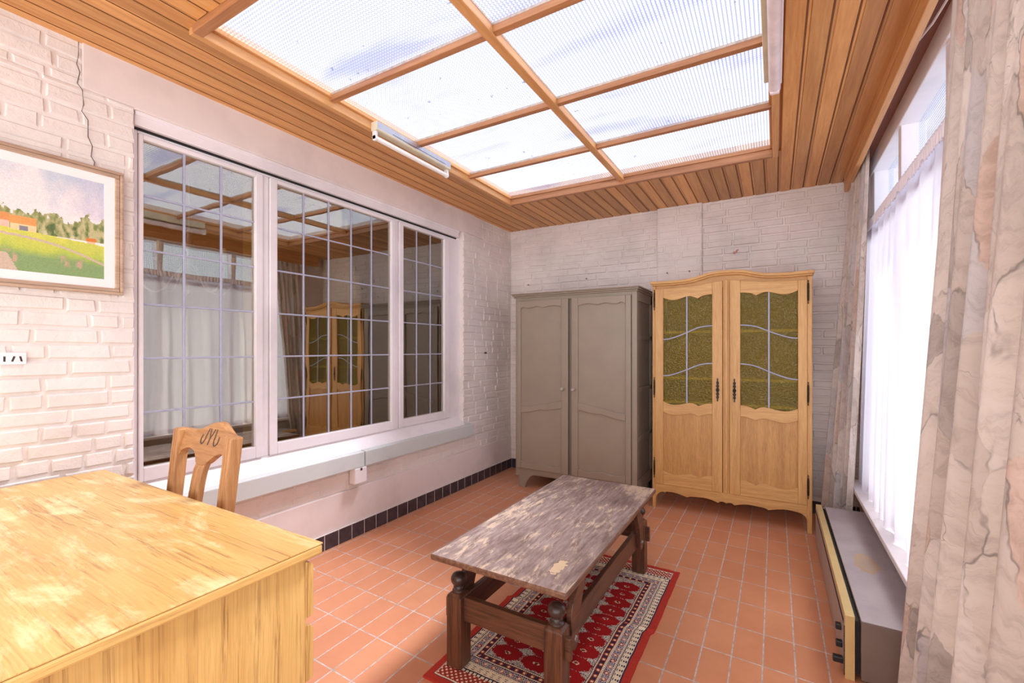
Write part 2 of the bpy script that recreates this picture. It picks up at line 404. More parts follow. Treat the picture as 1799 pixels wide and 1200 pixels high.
def mk_vcol(name,rough,bump=0):
    t=NT(name); a=t.n('ShaderNodeVertexColor',layer_name='Col')
    v=t.coord(); n=t.noise(v,160,3,.6)
    col=t.mix(a.outputs[0],t.ramp(n.outputs[0],[(.3,(.86,.86,.86)),(.7,(1.06,1.06,1.06))]),.4,'MULTIPLY')
    t.bsdf(col,rough,t.bump(n.outputs[0],bump,.003) if bump else None,0,.2); return t.m
M['rug']=mk_vcol('woven_wool',.95,.5)
M['paint']=mk_vcol('picture_paint',.5,.1)
def mk_heater_top():
    t=NT('heater_enamel'); c=t.n('ShaderNodeTexCoord').outputs['Object']; s=t.n('ShaderNodeSeparateXYZ',inp={0:c})
    dx=t.math('DIVIDE',t.math('SUBTRACT',s.outputs[0],.385),.055); dy=t.math('DIVIDE',t.math('SUBTRACT',s.outputs[1],2.78),.13)
    d=t.math('ADD',t.math('ADD',t.math('MULTIPLY',dx,dx),t.math('MULTIPLY',dy,dy)),t.math('MULTIPLY',t.math('SUBTRACT',t.noise(c,22,4).outputs[0],.5),1.2))
    f=t.ramp(d,[(.3,(.6,.6,.6)),(.62,(1,1,1)),(.8,(.35,.35,.35)),(1.0,(0,0,0))])
    n=t.noise(c,7,5,.6)
    col=t.ramp(n.outputs[0],[(.3,srgb(164,154,156)),(.6,srgb(178,168,170)),(.9,srgb(184,176,172))])
    col=t.mix(col,srgb(190,160,124),f)
    t.bsdf(col,.5,None,0,.4); return t.m
M['heater_top']=mk_heater_top()
M['heater_side']=simple('brown_enamel',srgb(130,112,102),.5,0,.04,5)
M['gold']=simple('brass_anodised',srgb(234,208,144),.35,.4,.04,6)
M['heater_front']=simple('grey_grille',srgb(176,164,156),.45,.1,.04,8)

# ------------------------------------------------------------------ SETTING
XL,XR,YB,ZC=-2.52,.56,4.287,2.589
Y0=-1.0
f=MB(); f.box(XL-.1,XR+.1,Y0,YB+.1,-.06,0)
struct(f.build('floor',M['floor']))

def bricks(mb,fn,u0,u1,z0,z1,course=.066,L=.205,seed=1,mix=.25,h=.007,gap=.011):
    """painted bricks in relief; fn(u,z,d)->xyz"""
    R=random.Random(seed); row=int(math.floor(z0/course))
    while row*course<z1-.006:
        za=max(row*course+gap*.5,z0); zb=min((row+1)*course-gap*.5,z1)
        u=u0-R.random()*L if row%2 else u0-R.random()*.4*L
        while u<u1:
            l=L*.5 if R.random()<mix else L
            a=max(u+gap*.5,u0); b=min(u+l-gap*.5,u1)
            if b-a>.015 and zb-za>.012:
                d=h*(.55+.75*R.random()); j=lambda s=.0032:R.uniform(-s,s)
                tl=R.uniform(-.0022,.0022); c=.0055
                o=[(a+j(),za+j()),(b+j(),za+j()),(b+j(),zb+j()),(a+j(),zb+j())]
                n=[(o[0][0]+c,o[0][1]+c),(o[1][0]-c,o[1][1]+c),(o[2][0]-c,o[2][1]-c),(o[3][0]+c,o[3][1]-c)]
                vs=[fn(p[0],p[1],-.001) for p in o]+[fn(p[0],p[1],d+(tl if k in(0,1) else -tl)) for k,p in enumerate(n)]
                mb.add(vs,[(4,5,6,7),(0,1,5,4),(1,2,6,5),(2,3,7,6),(3,0,4,7)])
            u+=l
        row+=1
WO0,WO1=.905,3.415      # opening of the leaded window
w=MB()
w.box(XL-.30,XL-.008,Y0,WO0,0,ZC+.1); w.box(XL-.30,XL-.008,WO1,YB+.3,0,ZC+.1)
w.box(XL-.30,XL-.008,WO0,WO1,0,.60); w.box(XL-.30,XL-.008,WO0,WO1,2.395,ZC+.1)
fl=lambda u,z,d:(XL-.008+d,u,z)
bricks(w,fl,Y0,WO0,.34,2.40,seed=3,mix=.42,h=.0075); bricks(w,fl,Y0,.725,2.40,ZC,seed=4,mix=.42,h=.0075)
bricks(w,fl,WO1,YB,.34,2.40,seed=5,mix=.15); bricks(w,fl,3.60,YB,2.40,ZC,seed=6,mix=.15)
bricks(w,fl,WO0,3.51,.34,.50,seed=8,h=.004)
wl=struct(w.build('wall_left',M['brick']))
p=MB(); p.box(XL-.01,XL+.004,.725,3.60,2.40,ZC+.02); p.box(XL-.01,XL-.001,WO0,3.44,2.395,2.43)
p.build('lintel',M['plaster'],wl,bevel=.003)
p=MB(); p.box(XL-.01,XL+.006,Y0,YB,.0,.335); p.build('plaster_skirt',M['plaster'],wl,bevel=.004)
ck=MB()
cpts=[(.712,2.585),(.712,2.53),(.706,2.49),(.716,2.46),(.708,2.41),(.724,2.39),(.728,2.33),(.722,2.30),(.742,2.27),(.742,2.20),(.756,2.165),(.752,2.12),(.764,2.10),(.757,2.055)]
ck.tube([(XL+.004,a,b) for a,b in cpts],.0016,5); ck.build('crack',M['crack'],wl)

b=MB(); b.box(XL-.3,XR+.3,YB+.008,YB+.25,0,ZC+.1)
fb=lambda u,z,d:(u,YB+.008-d,z)
bricks(b,fb,XL,-.936,.0,ZC,seed=11,mix=.08,h=.009); bricks(b,fb,-.556,XR,.0,ZC,seed=12,mix=.08,h=.009)
b.box(-.936,-.556,YB-.026,YB+.01,0,ZC)
bricks(b,lambda u,z,d:(u,YB-.026-d,z),-.936,-.556,0,ZC,seed=13,mix=.3,L=.19,h=.005)
struct(b.build('wall_back',M['brick']))

# right wall: solid part by the corner, parapet under the window, and what is above it
WY1=3.86; SZ=.35
r=MB(); r.box(XR,XR+.25,WY1,YB+.25,0,ZC+.1); r.box(XR,XR+.25,Y0,WY1,0,SZ); r.box(XR,XR+.25,Y0,WY1,2.55,ZC+.1)
bricks(r,lambda u,z,d:(XR-d,u,z),WY1+.05,YB,.0,ZC,seed=15,mix=.1,h=.006)
struct(r.build('wall_right',M['brick']))

# baseboards of glazed tiles
def basetiles(fn,a,b,pitch=.1083):
    t=MB(); g=MB(); n=int((b-a)/pitch)+1
    for k in range(n):
        p0=a+k*pitch+.0028; p1=min(a+(k+1)*pitch-.0028,b)
        if p1-p0>.01: t.box(*fn(p0,p1,.014,.0,.098))
    g.box(*fn(a,b,.0125,.0,.1)); return t,g
ft=lambda p0,p1,d,z0,z1:(XL+.004,XL+.006+d,p0,p1,z0,z1)
t,g=basetiles(ft,1.893-.1083*20,YB)
bl=struct(t.build('baseboard_left',M['black_tile'],bevel=.0015)); g.build('grout_bed',M['grout'],bl)
t,g=basetiles(lambda p0,p1,d,z0,z1:(p0,p1,YB-.002-d,YB+.004,z0,z1),XL+.02,XR)
bl=struct(t.build('baseboard_back',M['black_tile'],bevel=.0015)); g.build('grout_bed',M['grout'],bl)

# ceiling of shiplap boards around the roof light
SX0,SX1,SY0,SY1=-2.005,-.015,.945,3.405
c=MB(); gp=MB(); PW=.0865
def board(x0,y0,y1,R):
    dz=R.uniform(-.0015,.0015); z=ZC+dz; fw=PW-.016
    pr=[(x0,z+.02),(x0,z+.003),(x0+.003,z),(x0+fw-.003,z),(x0+fw,z+.006),(x0+fw+.0005,z+.0165),(x0+fw+.0065,z+.0165),(x0+fw+.0065,z+.004),(x0+PW-.001,z+.003),(x0+PW-.001,z+.02)]
    c.prism(pr,'y',y0,y1); gp.box(x0+fw+.0003,x0+fw+.0062,y0+.002,y1-.002,z+.0035,z+.0166)  # dark strip fills each gap; its colour paints in shade and grime
R=random.Random(5); x=XL-.02
k0=math.floor((XL+10)/PW); 
k=k0
while k*PW-10<.46:
    x=k*PW-10
    if x+PW>SX0-.03 and x<SX1+.03:
        board(x,Y0,SY0-.035-R.uniform(0,.012),R); board(x,SY1+.02,YB+.02,R)
    else: board(x,Y0,YB+.02,R)
    k+=1
for a in ((XL-.1,XR+.2,Y0,SY0-.03),(XL-.1,XR+.2,SY1+.03,YB+.1),(XL-.1,SX0-.03,SY0-.03,SY1+.03),(SX1+.03,XR+.2,SY0-.03,SY1+.03)):
    c.box(*a,ZC+.021,ZC+.10)
ceil=struct(c.build('ceiling',M['pine'])); gp.build('gap_shade_strip',M['gap'],ceil)

# roof light
sk=struct(bpy.data.objects.new('window_3',None)); COL.objects.link(sk)
ZB,ZT=ZC-.025,ZC+.045
m=MB(); m.box(SX0-.035,SX0,SY0-.035,SY1+.035,ZB,ZT); m.box(SX1,SX1+.035,SY0-.035,SY1+.035,ZB,ZT)
m.box(SX0,SX0+.014,SY0,SY1,ZB+.045,ZT); m.box(SX1-.014,SX1,SY0,SY1,ZB+.045,ZT)
m.build('curb_side',M['pine_y'],sk,bevel=.003)
m=MB(); m.box(SX0,SX1,SY0-.04,SY0,ZB-.004,ZT); m.box(SX0,SX1,SY1,SY1+.035,ZB-.002,ZT); m.box(SX0,SX1,SY1-.014,SY1,ZB+.045,ZT)
m.build('curb_end',M['pine_x'],sk,bevel=.003)
XM=-1.018
yb=[SY0+.015,1.565,2.19,2.797,SY1-.015]; xb=[SX0+.015,XM,SX1-.015]
m=MB(); m.box(XM-.022,XM+.022,SY0,SY1,ZC-.004,ZT); gb_=m.build('glazing_bar',M['pine_y'],sk,bevel=.003); m=MB(); m.box(XM-.0232,XM+.0232,SY0+.015,SY1-.015,ZT-.011,ZT-.001); m.build('putty',M['putty'],gb_)
for yy in yb[1:4]:
    for xa,xc in ((SX0,XM-.022),(XM+.022,SX1)):
        m=MB(); m.box(xa,xc,yy-.017,yy+.017,ZC+.006,ZT); gb_=m.build('glazing_bar',M['pine_x'],sk,bevel=.003); m=MB(); m.box(xa+.001,xc-.001,yy-.0182,yy+.0182,ZT-.013,ZT-.001); m.build('putty',M['putty'],gb_)
for i in range(2):
    for j in range(4):
        m=MB(); m.box(xb[i]-.008,xb[i+1]+.008,yb[j]-.008,yb[j+1]+.008,ZT,ZT+.006); m.build('roof_pane',M['sky_glass'],sk)

# leaded window to the next room
w1=struct(bpy.data.objects.new('window_1',None)); COL.objects.link(w1)
XG=-2.585
m=MB()
m.box(XG-.05,XG+.012,WO0,.935,.60,2.395); m.box(XG-.05,XG+.012,3.27,WO1,.60,2.395)
m.box(XG-.05,XG+.012,.935,3.27,2.31,2.395); m.box(XG-.05,XG+.012,.935,3.27,.60,.672)
m.box(XG-.05,XG+.012,1.528,1.566,.672,2.31); m.box(XG-.05,XG+.012,2.588,2.622,.672,2.31)
m.build('window_frame',M['white'],w1,bevel=.004)
m=MB(); m.box(XG+.008,XG+.045,.912,3.372,2.333,2.398); m.box(XG+.02,XG+.052,.912,3.372,2.378,2.398); m.build('shutter_box',M['white'],w1,bevel=.004)
m=MB(); m.box(XG+.006,XG+.02,.915,3.36,2.322,2.333); m.build('shutter_slot',M['black'],w1)
m=MB(); m.prism([(XG+.004,.672),(XL+.012,.592),(XL+.012,.56),(XG+.004,.56)],'y',.86,3.42); m.build('inner_sill',M['white'],w1,bevel=.003)
for a,bb in ((.80,2.186),(2.196,3.51)):
    m=MB(); m.prism([(XL-.04,.596),(-2.463,.587),(-2.463,.484),(XL-.04,.484)],'y',a,bb); m.build('window_sill',M['stone_sill'],w1,bevel=.004)
zrow=[.74+(2.285-.74)*i/6 for i in range(7)]
for (ya,yc,cols) in ((.955,1.485,3),(1.615,2.543,5),(2.672,3.19,3)):
    s0=ya-.046 if cols==5 or ya>2 else ya-.02; s1=yc+.043 if ya<2 else yc+.07
    if ya<1: s0=.937
    m=MB(); m.box(XG-.03,XG+.022,s0,ya,.674,2.308); m.box(XG-.03,XG+.022,yc,s1,.674,2.308)
    m.box(XG-.03,XG+.022,ya,yc,.674,.74); m.box(XG-.03,XG+.022,ya,yc,2.285,2.308)
    sash=m.build('sash',M['white'],w1,bevel=.004)
    m=MB(); m.box(XG-.004,XG,ya-.004,yc+.004,.736,2.289); m.build('pane',M['leaded_glass'],sash)
    m=MB(); 
    for k in range(1,cols):
        y=ya+(yc-ya)*k/cols; m.box(XG-.001,XG+.004,y-.0055,y+.0055,.74,2.285)
    for z in zrow[1:6]: m.box(XG-.001,XG+.0035,ya,yc,z-.0048,z+.0048)
    m.build('lead_came',M['lead'],sash,bevel=.0015)
    m=MB(); m.box(XG-.05,XG-.006,ya-.006,ya+.002,.73,2.29); m.box(XG-.085,XG-.006,yc-.014,yc+.006,.73,2.29); m.box(XG-.06,XG-.006,ya,yc,2.26,2.295); m.box(XG-.06,XG-.006,ya,yc,.73,.746)
    m.build('putty_rebate',M['yellow_frame'],sash)
# dark room behind the leaded window; opening added in its unseen end lights it
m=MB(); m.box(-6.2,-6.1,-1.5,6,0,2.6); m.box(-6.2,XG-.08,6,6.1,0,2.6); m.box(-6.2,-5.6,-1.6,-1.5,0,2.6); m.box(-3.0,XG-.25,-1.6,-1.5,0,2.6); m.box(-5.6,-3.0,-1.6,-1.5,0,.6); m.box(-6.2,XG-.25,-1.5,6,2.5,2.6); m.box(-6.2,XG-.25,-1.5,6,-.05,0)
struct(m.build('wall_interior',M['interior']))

# right-hand window
w2=struct(bpy.data.objects.new('window_2',None)); COL.objects.link(w2)
mull=[3.74,3.04,2.28,1.52,.76,0.0]
m=MB()
m.box(XR-.012,XR+.11,Y0,WY1+.03,2.45,2.56); m.box(XR-.012,XR+.11,WY1-.02,WY1+.03,SZ,2.46); m.box(XR-.004,XR+.10,3.71,WY1,2.065,2.452); m.box(XR-.006,XR+.11,Y0,WY1,SZ,SZ+.07); m.box(XR,XR+.10,Y0,WY1,2.02,2.065)
for y in mull[1:]: m.box(XR,XR+.10,y-.03,y+.03,2.065,2.452)
for y in mull[1:]: m.box(XR+.03,XR+.10,y-.025,y+.025,SZ+.07,2.02)
m.build('window_frame',M['white'],w2,bevel=.004)
for i in range(len(mull)-1):
    a,bb=mull[i+1]+.03,mull[i]-.03
    m=MB(); m.box(XR+.07,XR+.076,a-.004,bb+.004,2.06,2.455); m.build('transom_pane',M['side_glass'],w2)
    bb=bb if i else WY1-.02
    m=MB(); m.box(XR+.07,XR+.076,a-.004,bb+.004,SZ+.068,2.023); m.build('pane',M['clear'],w2)
m=MB(); m.box(.452,XR+.01,Y0,4.0,.345,.372); m.build('window_sill',M['white'],w2,bevel=.004)

# pelmet board and soffit over the curtains
m=MB(); m.box(.4426,.472,Y0,4.13,2.462,ZC+.004); m.box(.437,.443,Y0,4.13,2.53,2.537); struct(m.build('trim_1',M['pine_y'],bevel=.003))
m=MB(); m.box(.472,XR-.002,Y0,4.13,2.552,2.585); struct(m.build('trim_2',M['mahogany'],bevel=.002))

# ------------------------------------------------------------------ TALL DISPLAY CABINET (oak)
YF=3.785
XC=-.322
cab=thing('display_cabinet','light oak display cabinet with curved crown and leaded olive glass doors','cabinet',(XC,4.02,0))
def L(x): return x-XC
def LY(y): return y-4.02
XA,XZ=-.872,.226
half=[(0,1.823),(.06,1.820),(.139,1.808),(.246,1.795),(.37,1.789),(.55,1.788)]
def doortop(x):
    d=abs(x-XC)
    for (a,za),(b_,zb) in zip(half,half[1:]):
        if d<=b_:
            t=(d-a)/(b_-a); t=t*t*(3-2*t) if False else t
            return za+(zb-za)*t
    return half[-1][1]
cr=[(0,1.866),(.06,1.864),(.12,1.857),(.19,1.838),(.27,1.822),(.38,1.816),(.48,1.817),(.56,1.820)]
crs=interp(cr,56)
crown_low=[(-d,z) for d,z in reversed(crs)]+[(d,z) for d,z in crs[1:]]
# body: two side uprights with feet, middle post, frieze, apron, back, shelves
Yf=LY(YF)+.018; Yb=LY(4.25)
m=MB()
for xa,xb_,xp in ((L(XA),L(-.845),L(XA)+.004),(L(.196),L(XZ),L(XZ)-.02)):
    m=MB(); m.box(xa,xb_,Yf-.014,Yf+.05,0,1.815); m.box(xa,xb_,Yb-.05,Yb,0,1.815); m.box(xp,xp+.016,Yf+.04,Yb-.04,.12,1.815)
    m.build('side',M['oak_z'],cab,bevel=.004)
m=MB(); m.box(L(-.346),L(-.298),Yf-.006,Yf+.03,.19,1.83); m.box(-.012,.012,Yf-.012,Yf,.19,1.83); m.build('centre_post',M['oak_z'],cab,bevel=.004)
m=MB(); lo=[(x,1.775) for x,z in crown_low]; lo=[(max(L(XA)+.005,min(L(XZ)-.005,x)),z) for x,z in lo]; up=[(max(L(XA)+.005,min(L(XZ)-.005,x)),z+.006) for x,z in crown_low]
m.strip(up,lo,'y',Yf-.004,Yf+.02); m.build('frieze',M['oak_x'],cab)
m=MB()
m.strip([(x,z+.030) for x,z in crown_low],[(x,z+.008) for x,z in crown_low],'y',LY(YF)-.04,Yb)
m.strip([(x*.985,z+.010) for x,z in crown_low],[(x*.985,z-.004) for x,z in crown_low],'y',LY(YF)-.022,Yb)
m.build('crown',M['oak_x'],cab,bevel=.004)
ap=[(-.53,.06),(-.515,.10),(-.49,.128),(-.447,.138),(-.40,.142),(-.362,.139),(-.32,.130),(-.28,.119)]
ap2=[(-.28,.119),(-.255,.130),(-.20,.134),(-.153,.136),(-.105,.130),(-.055,.114)]
ap3=[(-.055,.114),(-.045,.126),(-.01,.128),(.015,.126),(.045,.121),(.068,.115)]
curve=interp(ap,35)+interp(ap2,25)[1:]
mir=[(-x,z) for x,z in reversed(curve)]
mid=interp([(-.055,.114),(-.04,.127),(-.02,.128),(0,.121),(.02,.128),(.04,.127),(.055,.114)],24)
low=curve+mid[1:-1]+mir
m=MB(); m.strip([(x,.198) for x,z in low],low,'y',Yf-.012,Yf+.012); m.build('apron',M['oak_x'],cab,bevel=.002)
m=MB(); m.box(L(XA)+.02,L(XZ)-.02,Yb-.012,Yb-.004,.16,1.81); m.build('back_panel',M['oak_inside'],cab)
for z in (.16,.86,1.055,1.425,1.79):
    m=MB(); m.box(L(XA)+.02,L(XZ)-.02,Yf+.022,Yb-.012,z,z+.02); m.build('shelf',M['shelf'],cab)
def wav(pts,s): return pts
def cabdoor(sgn):
    # coordinates u: hinge side 0 -> centre side .5 ; x = XC + sgn*(...)
    X=lambda d: sgn*d      # d = distance from the centre line
    ho,hi,go,gi=.527,.026,.463,.097   # door outer/inner edge, glass outer/inner edge
    if sgn>0: ho=.518
    def row(offs): return [(X(d),z) for d,z in offs]
    top_e=interp([(go,1.716),(.44,1.705),(.41,1.695),(.383,1.692),(.345,1.697),(.29,1.714),(.25,1.715),(.20,1.694)],35)+interp([(.20,1.694),(.17,1.712),(.13,1.72),(gi,1.722)],15)[1:]
    bot_e=interp([(go,.876),(.43,.860),(.392,.851),(.35,.853),(.30,.864),(.256,.873),(.222,.866),(.196,.852)],35)+interp([(.196,.852),(.17,.864),(.13,.876),(gi,.878)],15)[1:]
    pt_e=[(d,z-.085) for d,z in bot_e]
    pb_e=[(d,z-.563) for d,z in bot_e]
    y0,y1=LY(YF)-.006,LY(YF)+.016
    m=MB()
    def quad(d0,d1,z0,z1): m.box(min(X(d0),X(d1)),max(X(d0),X(d1)),y0,y1,z0,z1)
    # stiles follow the arched top
    for d0,d1 in ((ho,go),(gi,hi)):
        ds=[d0+(d1-d0)*k/6 for k in range(7)]
        m.strip([(X(d),doortop(XC+d)) for d in ds],[(X(d),.200) for d in ds],'y',y0,y1)
    door=m.build('door',M['oak_z'],cab,bevel=.003)
    m=MB()
    for ea,eb in (([(X(d),doortop(XC+d)) for d,z in top_e],[(X(d),z) for d,z in top_e]),([(X(d),z) for d,z in bot_e],[(X(d),z) for d,z in pt_e]),([(X(d),z) for d,z in pb_e],[(X(d),.200) for d,z in pb_e])):
        m=MB(); m.strip(ea,eb,'y',y0+.001,y1); m.build('door_rail',M['oak_x'],door,bevel=.003)
    m=MB(); m.box(min(X(go),X(gi))-.004,max(X(go),X(gi))+.004,y1-.010,y1-.002,.27,.80); m.build('door_panel',M['oak_panel'],door)
    m=MB(); m.box(min(X(go),X(gi))-.006,max(X(go),X(gi))+.006,y1-.009,y1-.004,.84,1.73); m.build('glass_pane',M['amber'],door)
    m=MB(); yl=y1-.011
    xm=X(.283); m.tube([(xm,yl,.86),(xm,yl,1.72)],.0055,8)
    for zo,zi in ((1.376,1.479),(1.081,1.187)):
        c_=[(go,zo),(.42,zo+.004),(.36,zo+.022),(.283,zo+.053),(.21,zo+.086),(.15,zi-.004),(gi,zi)]
        m.tube([(X(d),yl,z) for d,z in interp(c_,36)],.005,8)
    m.build('lead_came',M['lead'],door,smooth=True)
    # pierced iron escutcheon
    m=MB(); xe=X(.058); ye=y0-.003
    prof=[(0,.895),(.004,.905),(.002,.915),(.008,.93),(.004,.942),(.009,.955),(.004,.967),(.010,.985),(.004,1.003),(.009,1.015),(.004,1.028),(.008,1.04),(.002,1.055),(.004,1.065),(0,1.078)]
    m.prism([(xe+r*1.35,z) for r,z in prof]+[(xe-r*1.35,z) for r,z in reversed(prof)][1:-1],'y',ye-.003,y0+.001)
    m.lathe([(.0001,-.012),(.006,-.010),(.007,0),(.006,.010),(.0001,.012)],xe,ye-.006,.985,10)
    m.build('escutcheon',M['dark_iron'],door,smooth=True)
    for z in (.33,.985,1.70):
        m=MB(); xh=X(ho+.006)
        m.lathe([(.0008,-.085),(.004,-.078),(.002,-.068),(.0055,-.055),(.006,-.02),(.004,-.018),(.006,-.016),(.006,.018),(.004,.02),(.006,.022),(.0055,.055),(.002,.068),(.004,.078),(.0008,.085)],xh,y0-.003,z,10)
        m.build('hinge',M['dark_iron'],door,smooth=True)
cabdoor(-1); cabdoor(1)

# ------------------------------------------------------------------ GREY WARDROBE
GX=-1.557
wd=thing('wardrobe','taupe grey painted two door wardrobe with scalloped panels','wardrobe',(GX,3.98,0))
gy=3.71-3.98; gb=4.245-3.98
gl,gr=-2.126-GX,-.979-GX
m=MB()
m.box(gl,gl+.03,gy,gb,.105,1.79); m.box(gr-.044,gr,gy,gy+.04,.10,1.79); m.box(gl+.03,gr-.044,gy+.001,gy+.025,1.745,1.79)
m.box(gl+.03,gr-.04,gb-.012,gb-.004,.12,1.79); m.box(gl,gr,gy+.02,gb,.12,.14); m.box(gl+.03,gr-.044,gy+.02,gb,1.765,1.785)
m.box(gl+.02,gr-.02,gy+.024,gy+.03,.15,1.76)
m.box(gr-.030,gr-.014,gy+.02,gb,.10,1.79)
for z0,z1 in ((.10,.20),(.525,.565),(.935,.975),(1.375,1.415),(1.70,1.79)): m.box(gr-.018,gr-.002,gy+.03,gb,z0,z1)
m.box(gr-.02,gr-.002,gb-.05,gb,.10,1.79)
m.build('carcass',M['grey_paint'],wd,bevel=.003)
m=MB()
for (x0,x1,ya,z0,z1) in ((gl-.014,gr+.010,gy-.014,1.778,1.792),(gl-.026,gr+.020,gy-.026,1.792,1.806),(gl-.034,gr+.028,gy-.034,1.806,1.818)):
    m.box(x0,x1,ya,gb+.005,z0,z1)
m.build('crown',M['grey_paint'],wd,bevel=.004)
fpts=[(gl,.105),(-2.092-GX,.105),(-2.092-GX,.0),(-2.03-GX,.0),(-2.02-GX,.03),(-2.0-GX,.07),(-1.967-GX,.112),(-1.93-GX,.128),(-1.85-GX,.142),(-1.75-GX,.135),(-1.66-GX,.112),(-1.62-GX,.105)]
fp2=[(-(x),z) for x,z in reversed(fpts)]
poly=fpts+fp2+[(gr,.18),(gl,.18)]
m=MB(); m.prism([(min(gr,max(gl,x)),z) for x,z in poly],'y',gy+.004,gy+.026); m.build('plinth',M['grey_paint'],wd,bevel=.003)
for x in (gl+.03,gr-.09):
    m=MB(); m.box(x,x+.06,gb-.06,gb-.01,0,.12); m.build('foot',M['grey_paint'],wd)
def gdoor(x0,x1,px0,px1,mirror):
    ya,yb_=gy-.020,gy-.001
    x0-=GX;x1-=GX;px0-=GX;px1-=GX
    w_=px1-px0
    def crv(pts):   # pts in (t from outer edge, z)
        q=interp(pts,44)
        return [(px0+t*w_,z) for t,z in q] if not mirror else [(px1-t*w_,z) for t,z in reversed(q)]
    tp=crv([(0,1.672),(.08,1.690),(.15,1.680),(.22,1.677),(.40,1.690),(.50,1.684),(.57,1.677),(.75,1.690),(.9,1.686),(1,1.674)])
    m1=crv([(0,.764),(.15,.766),(.3,.776),(.45,.790),(.5,.792),(.62,.800),(.8,.818),(1,.834)])
    m2=crv([(0,.702),(.15,.706),(.32,.722),(.45,.737),(.5,.742),(.6,.738),(.8,.750),(1,.766)])
    bt=crv([(0,.258),(.12,.243),(.25,.236),(.4,.248),(.52,.254),(.66,.244),(.8,.236),(1,.252)])
    bt2=[(x,z) for x,z in bt]
    m=MB(); m.box(x0,px0,ya,yb_,.182,1.748); m.box(px1,x1,ya,yb_,.182,1.748)
    m.strip([(x,1.748) for x,z in tp],tp,'y',ya,yb_); m.strip(m1,m2,'y',ya,yb_); m.strip(bt,[(x,.182) for x,z in bt],'y',ya,yb_)
    d=m.build('door',M['grey_paint'],wd,bevel=.007)
    m=MB(); m.box(px0-.004,px1+.004,yb_-.004,yb_-.0005,.22,1.70); m.build('door_panel',M['grey_paint'],d)
    kx=(x1-.046) if not mirror else (x0+.026)
    m=MB(); pts=[(.0001,0),(.010,.0),(.007,.006),(.006,.012),(.012,.018),(.0165,.026),(.0155,.036),(.009,.043),(.0001,.044)]
    vs=MB(); vs.lathe(pts,0,0,0,18); vs.v=[(kx+a,ya-c_,.944+b_) for a,b_,c_ in vs.v]; vs.build('knob',M['worn_knob'],d,smooth=True)
gdoor(-2.104,-1.583,-2.064,-1.648,False); gdoor(-1.550,-1.024,-1.491,-1.070,True)

# ------------------------------------------------------------------ COFFEE TABLE
ct=thing('coffee_table','worn dark oak coffee table with ball topped legs standing on the red rug','table',(-.9,2.06,0.012))
lx=(-.22,.22); ly=(-.575,.575)
m=MB(); m.box(-.3,.295,-.662,.662,.438,.464); m.build('tabletop',M['table_top'],ct,bevel=.009,seg=3)
for ix,x in enumerate(lx):
    for iy,y in enumerate(ly):
        h=.036; c_=.012; zt=.297
        m=MB(); z1=zt-.012
        m.add([(x-h,y-h,0),(x+h,y-h,0),(x+h,y+h,0),(x-h,y+h,0),(x-h,y-h,z1),(x+h,y-h,z1),(x+h,y+h,z1),(x-h,y+h,z1),(x-h+c_,y-h+c_,zt),(x+h-c_,y-h+c_,zt),(x+h-c_,y+h-c_,zt),(x-h+c_,y+h-c_,zt)],
              [(0,3,2,1),(0,1,5,4),(1,2,6,5),(2,3,7,6),(3,0,4,7),(4,5,9,8),(5,6,10,9),(6,7,11,10),(7,4,8,11),(8,9,10,11)])
        leg=m.build('leg',M['table_z'],ct,bevel=.004)
        m=MB(); m.lathe([(.024,.295),(.027,.299),(.026,.304),(.018,.307),(.0165,.312),(.022,.316),(.021,.320),(.019,.322),(.026,.328),(.0315,.337),(.033,.346),(.0315,.356),(.025,.366),(.014,.372),(.0001,.374)],x,y,0,24)
        m.build('finial',M['table_dark'],leg,smooth=60.0)
for y in ly:
    m=MB(); m.box(lx[0]+.03,lx[1]-.03,y-.013,y+.013,.188,.284)
    m.box(lx[1]+.02,lx[1]+.058,y-.011,y+.011,.182,.262); m.box(lx[0]-.058,lx[0]-.02,y-.011,y+.011,.182,.262)
    m.build('end_rail',M['table_x'],ct,bevel=.003)
for x in lx:
    s=1 if x>0 else -1
    m=MB(); m.box(x-.012,x+.012,ly[0]+.03,ly[1]-.03,.170,.268); m.build('side_rail',M['table_y'],ct,bevel=.004)
    for y in ly:
        d=1 if y<0 else -1
        e=abs(y)
        fr=interp([(.150,.438),(.135,.41),(.105,.375),(.068,.345),(.056,.31),(.054,.26),(.054,.21),(.062,.178),(.085,.162)],32)
        bk=interp([(.085,.162),(.110,.172),(.122,.20),(.126,.24),(.135,.28),(.155,.32),(.185,.37),(.20,.41),(.205,.438)],32)
        poly=[(-e+u,z) for u,z in fr]+[(-e+u,z) for u,z in bk[1:]]
        if d<0: poly=[(-u,z) for u,z in poly]
        m=MB(); x0=x+s*.0125; m.prism(poly,'x',min(x0,x0+s*.024),max(x0,x0+s*.024))
        br=m.build('bracket',M['table_y'],ct,bevel=.003)
        v=MB(); v.lathe([(.013,0),(.013,.002),(.010,.006),(.005,.008),(.0001,.0085)],0,0,0,16)
        yy=d*(-e+.089); v.v=[(x+s*.0365+s*c_,yy+a,.205+b_) for a,b_,c_ in v.v]; v.build('bolt',M['stud'],br,smooth=True)

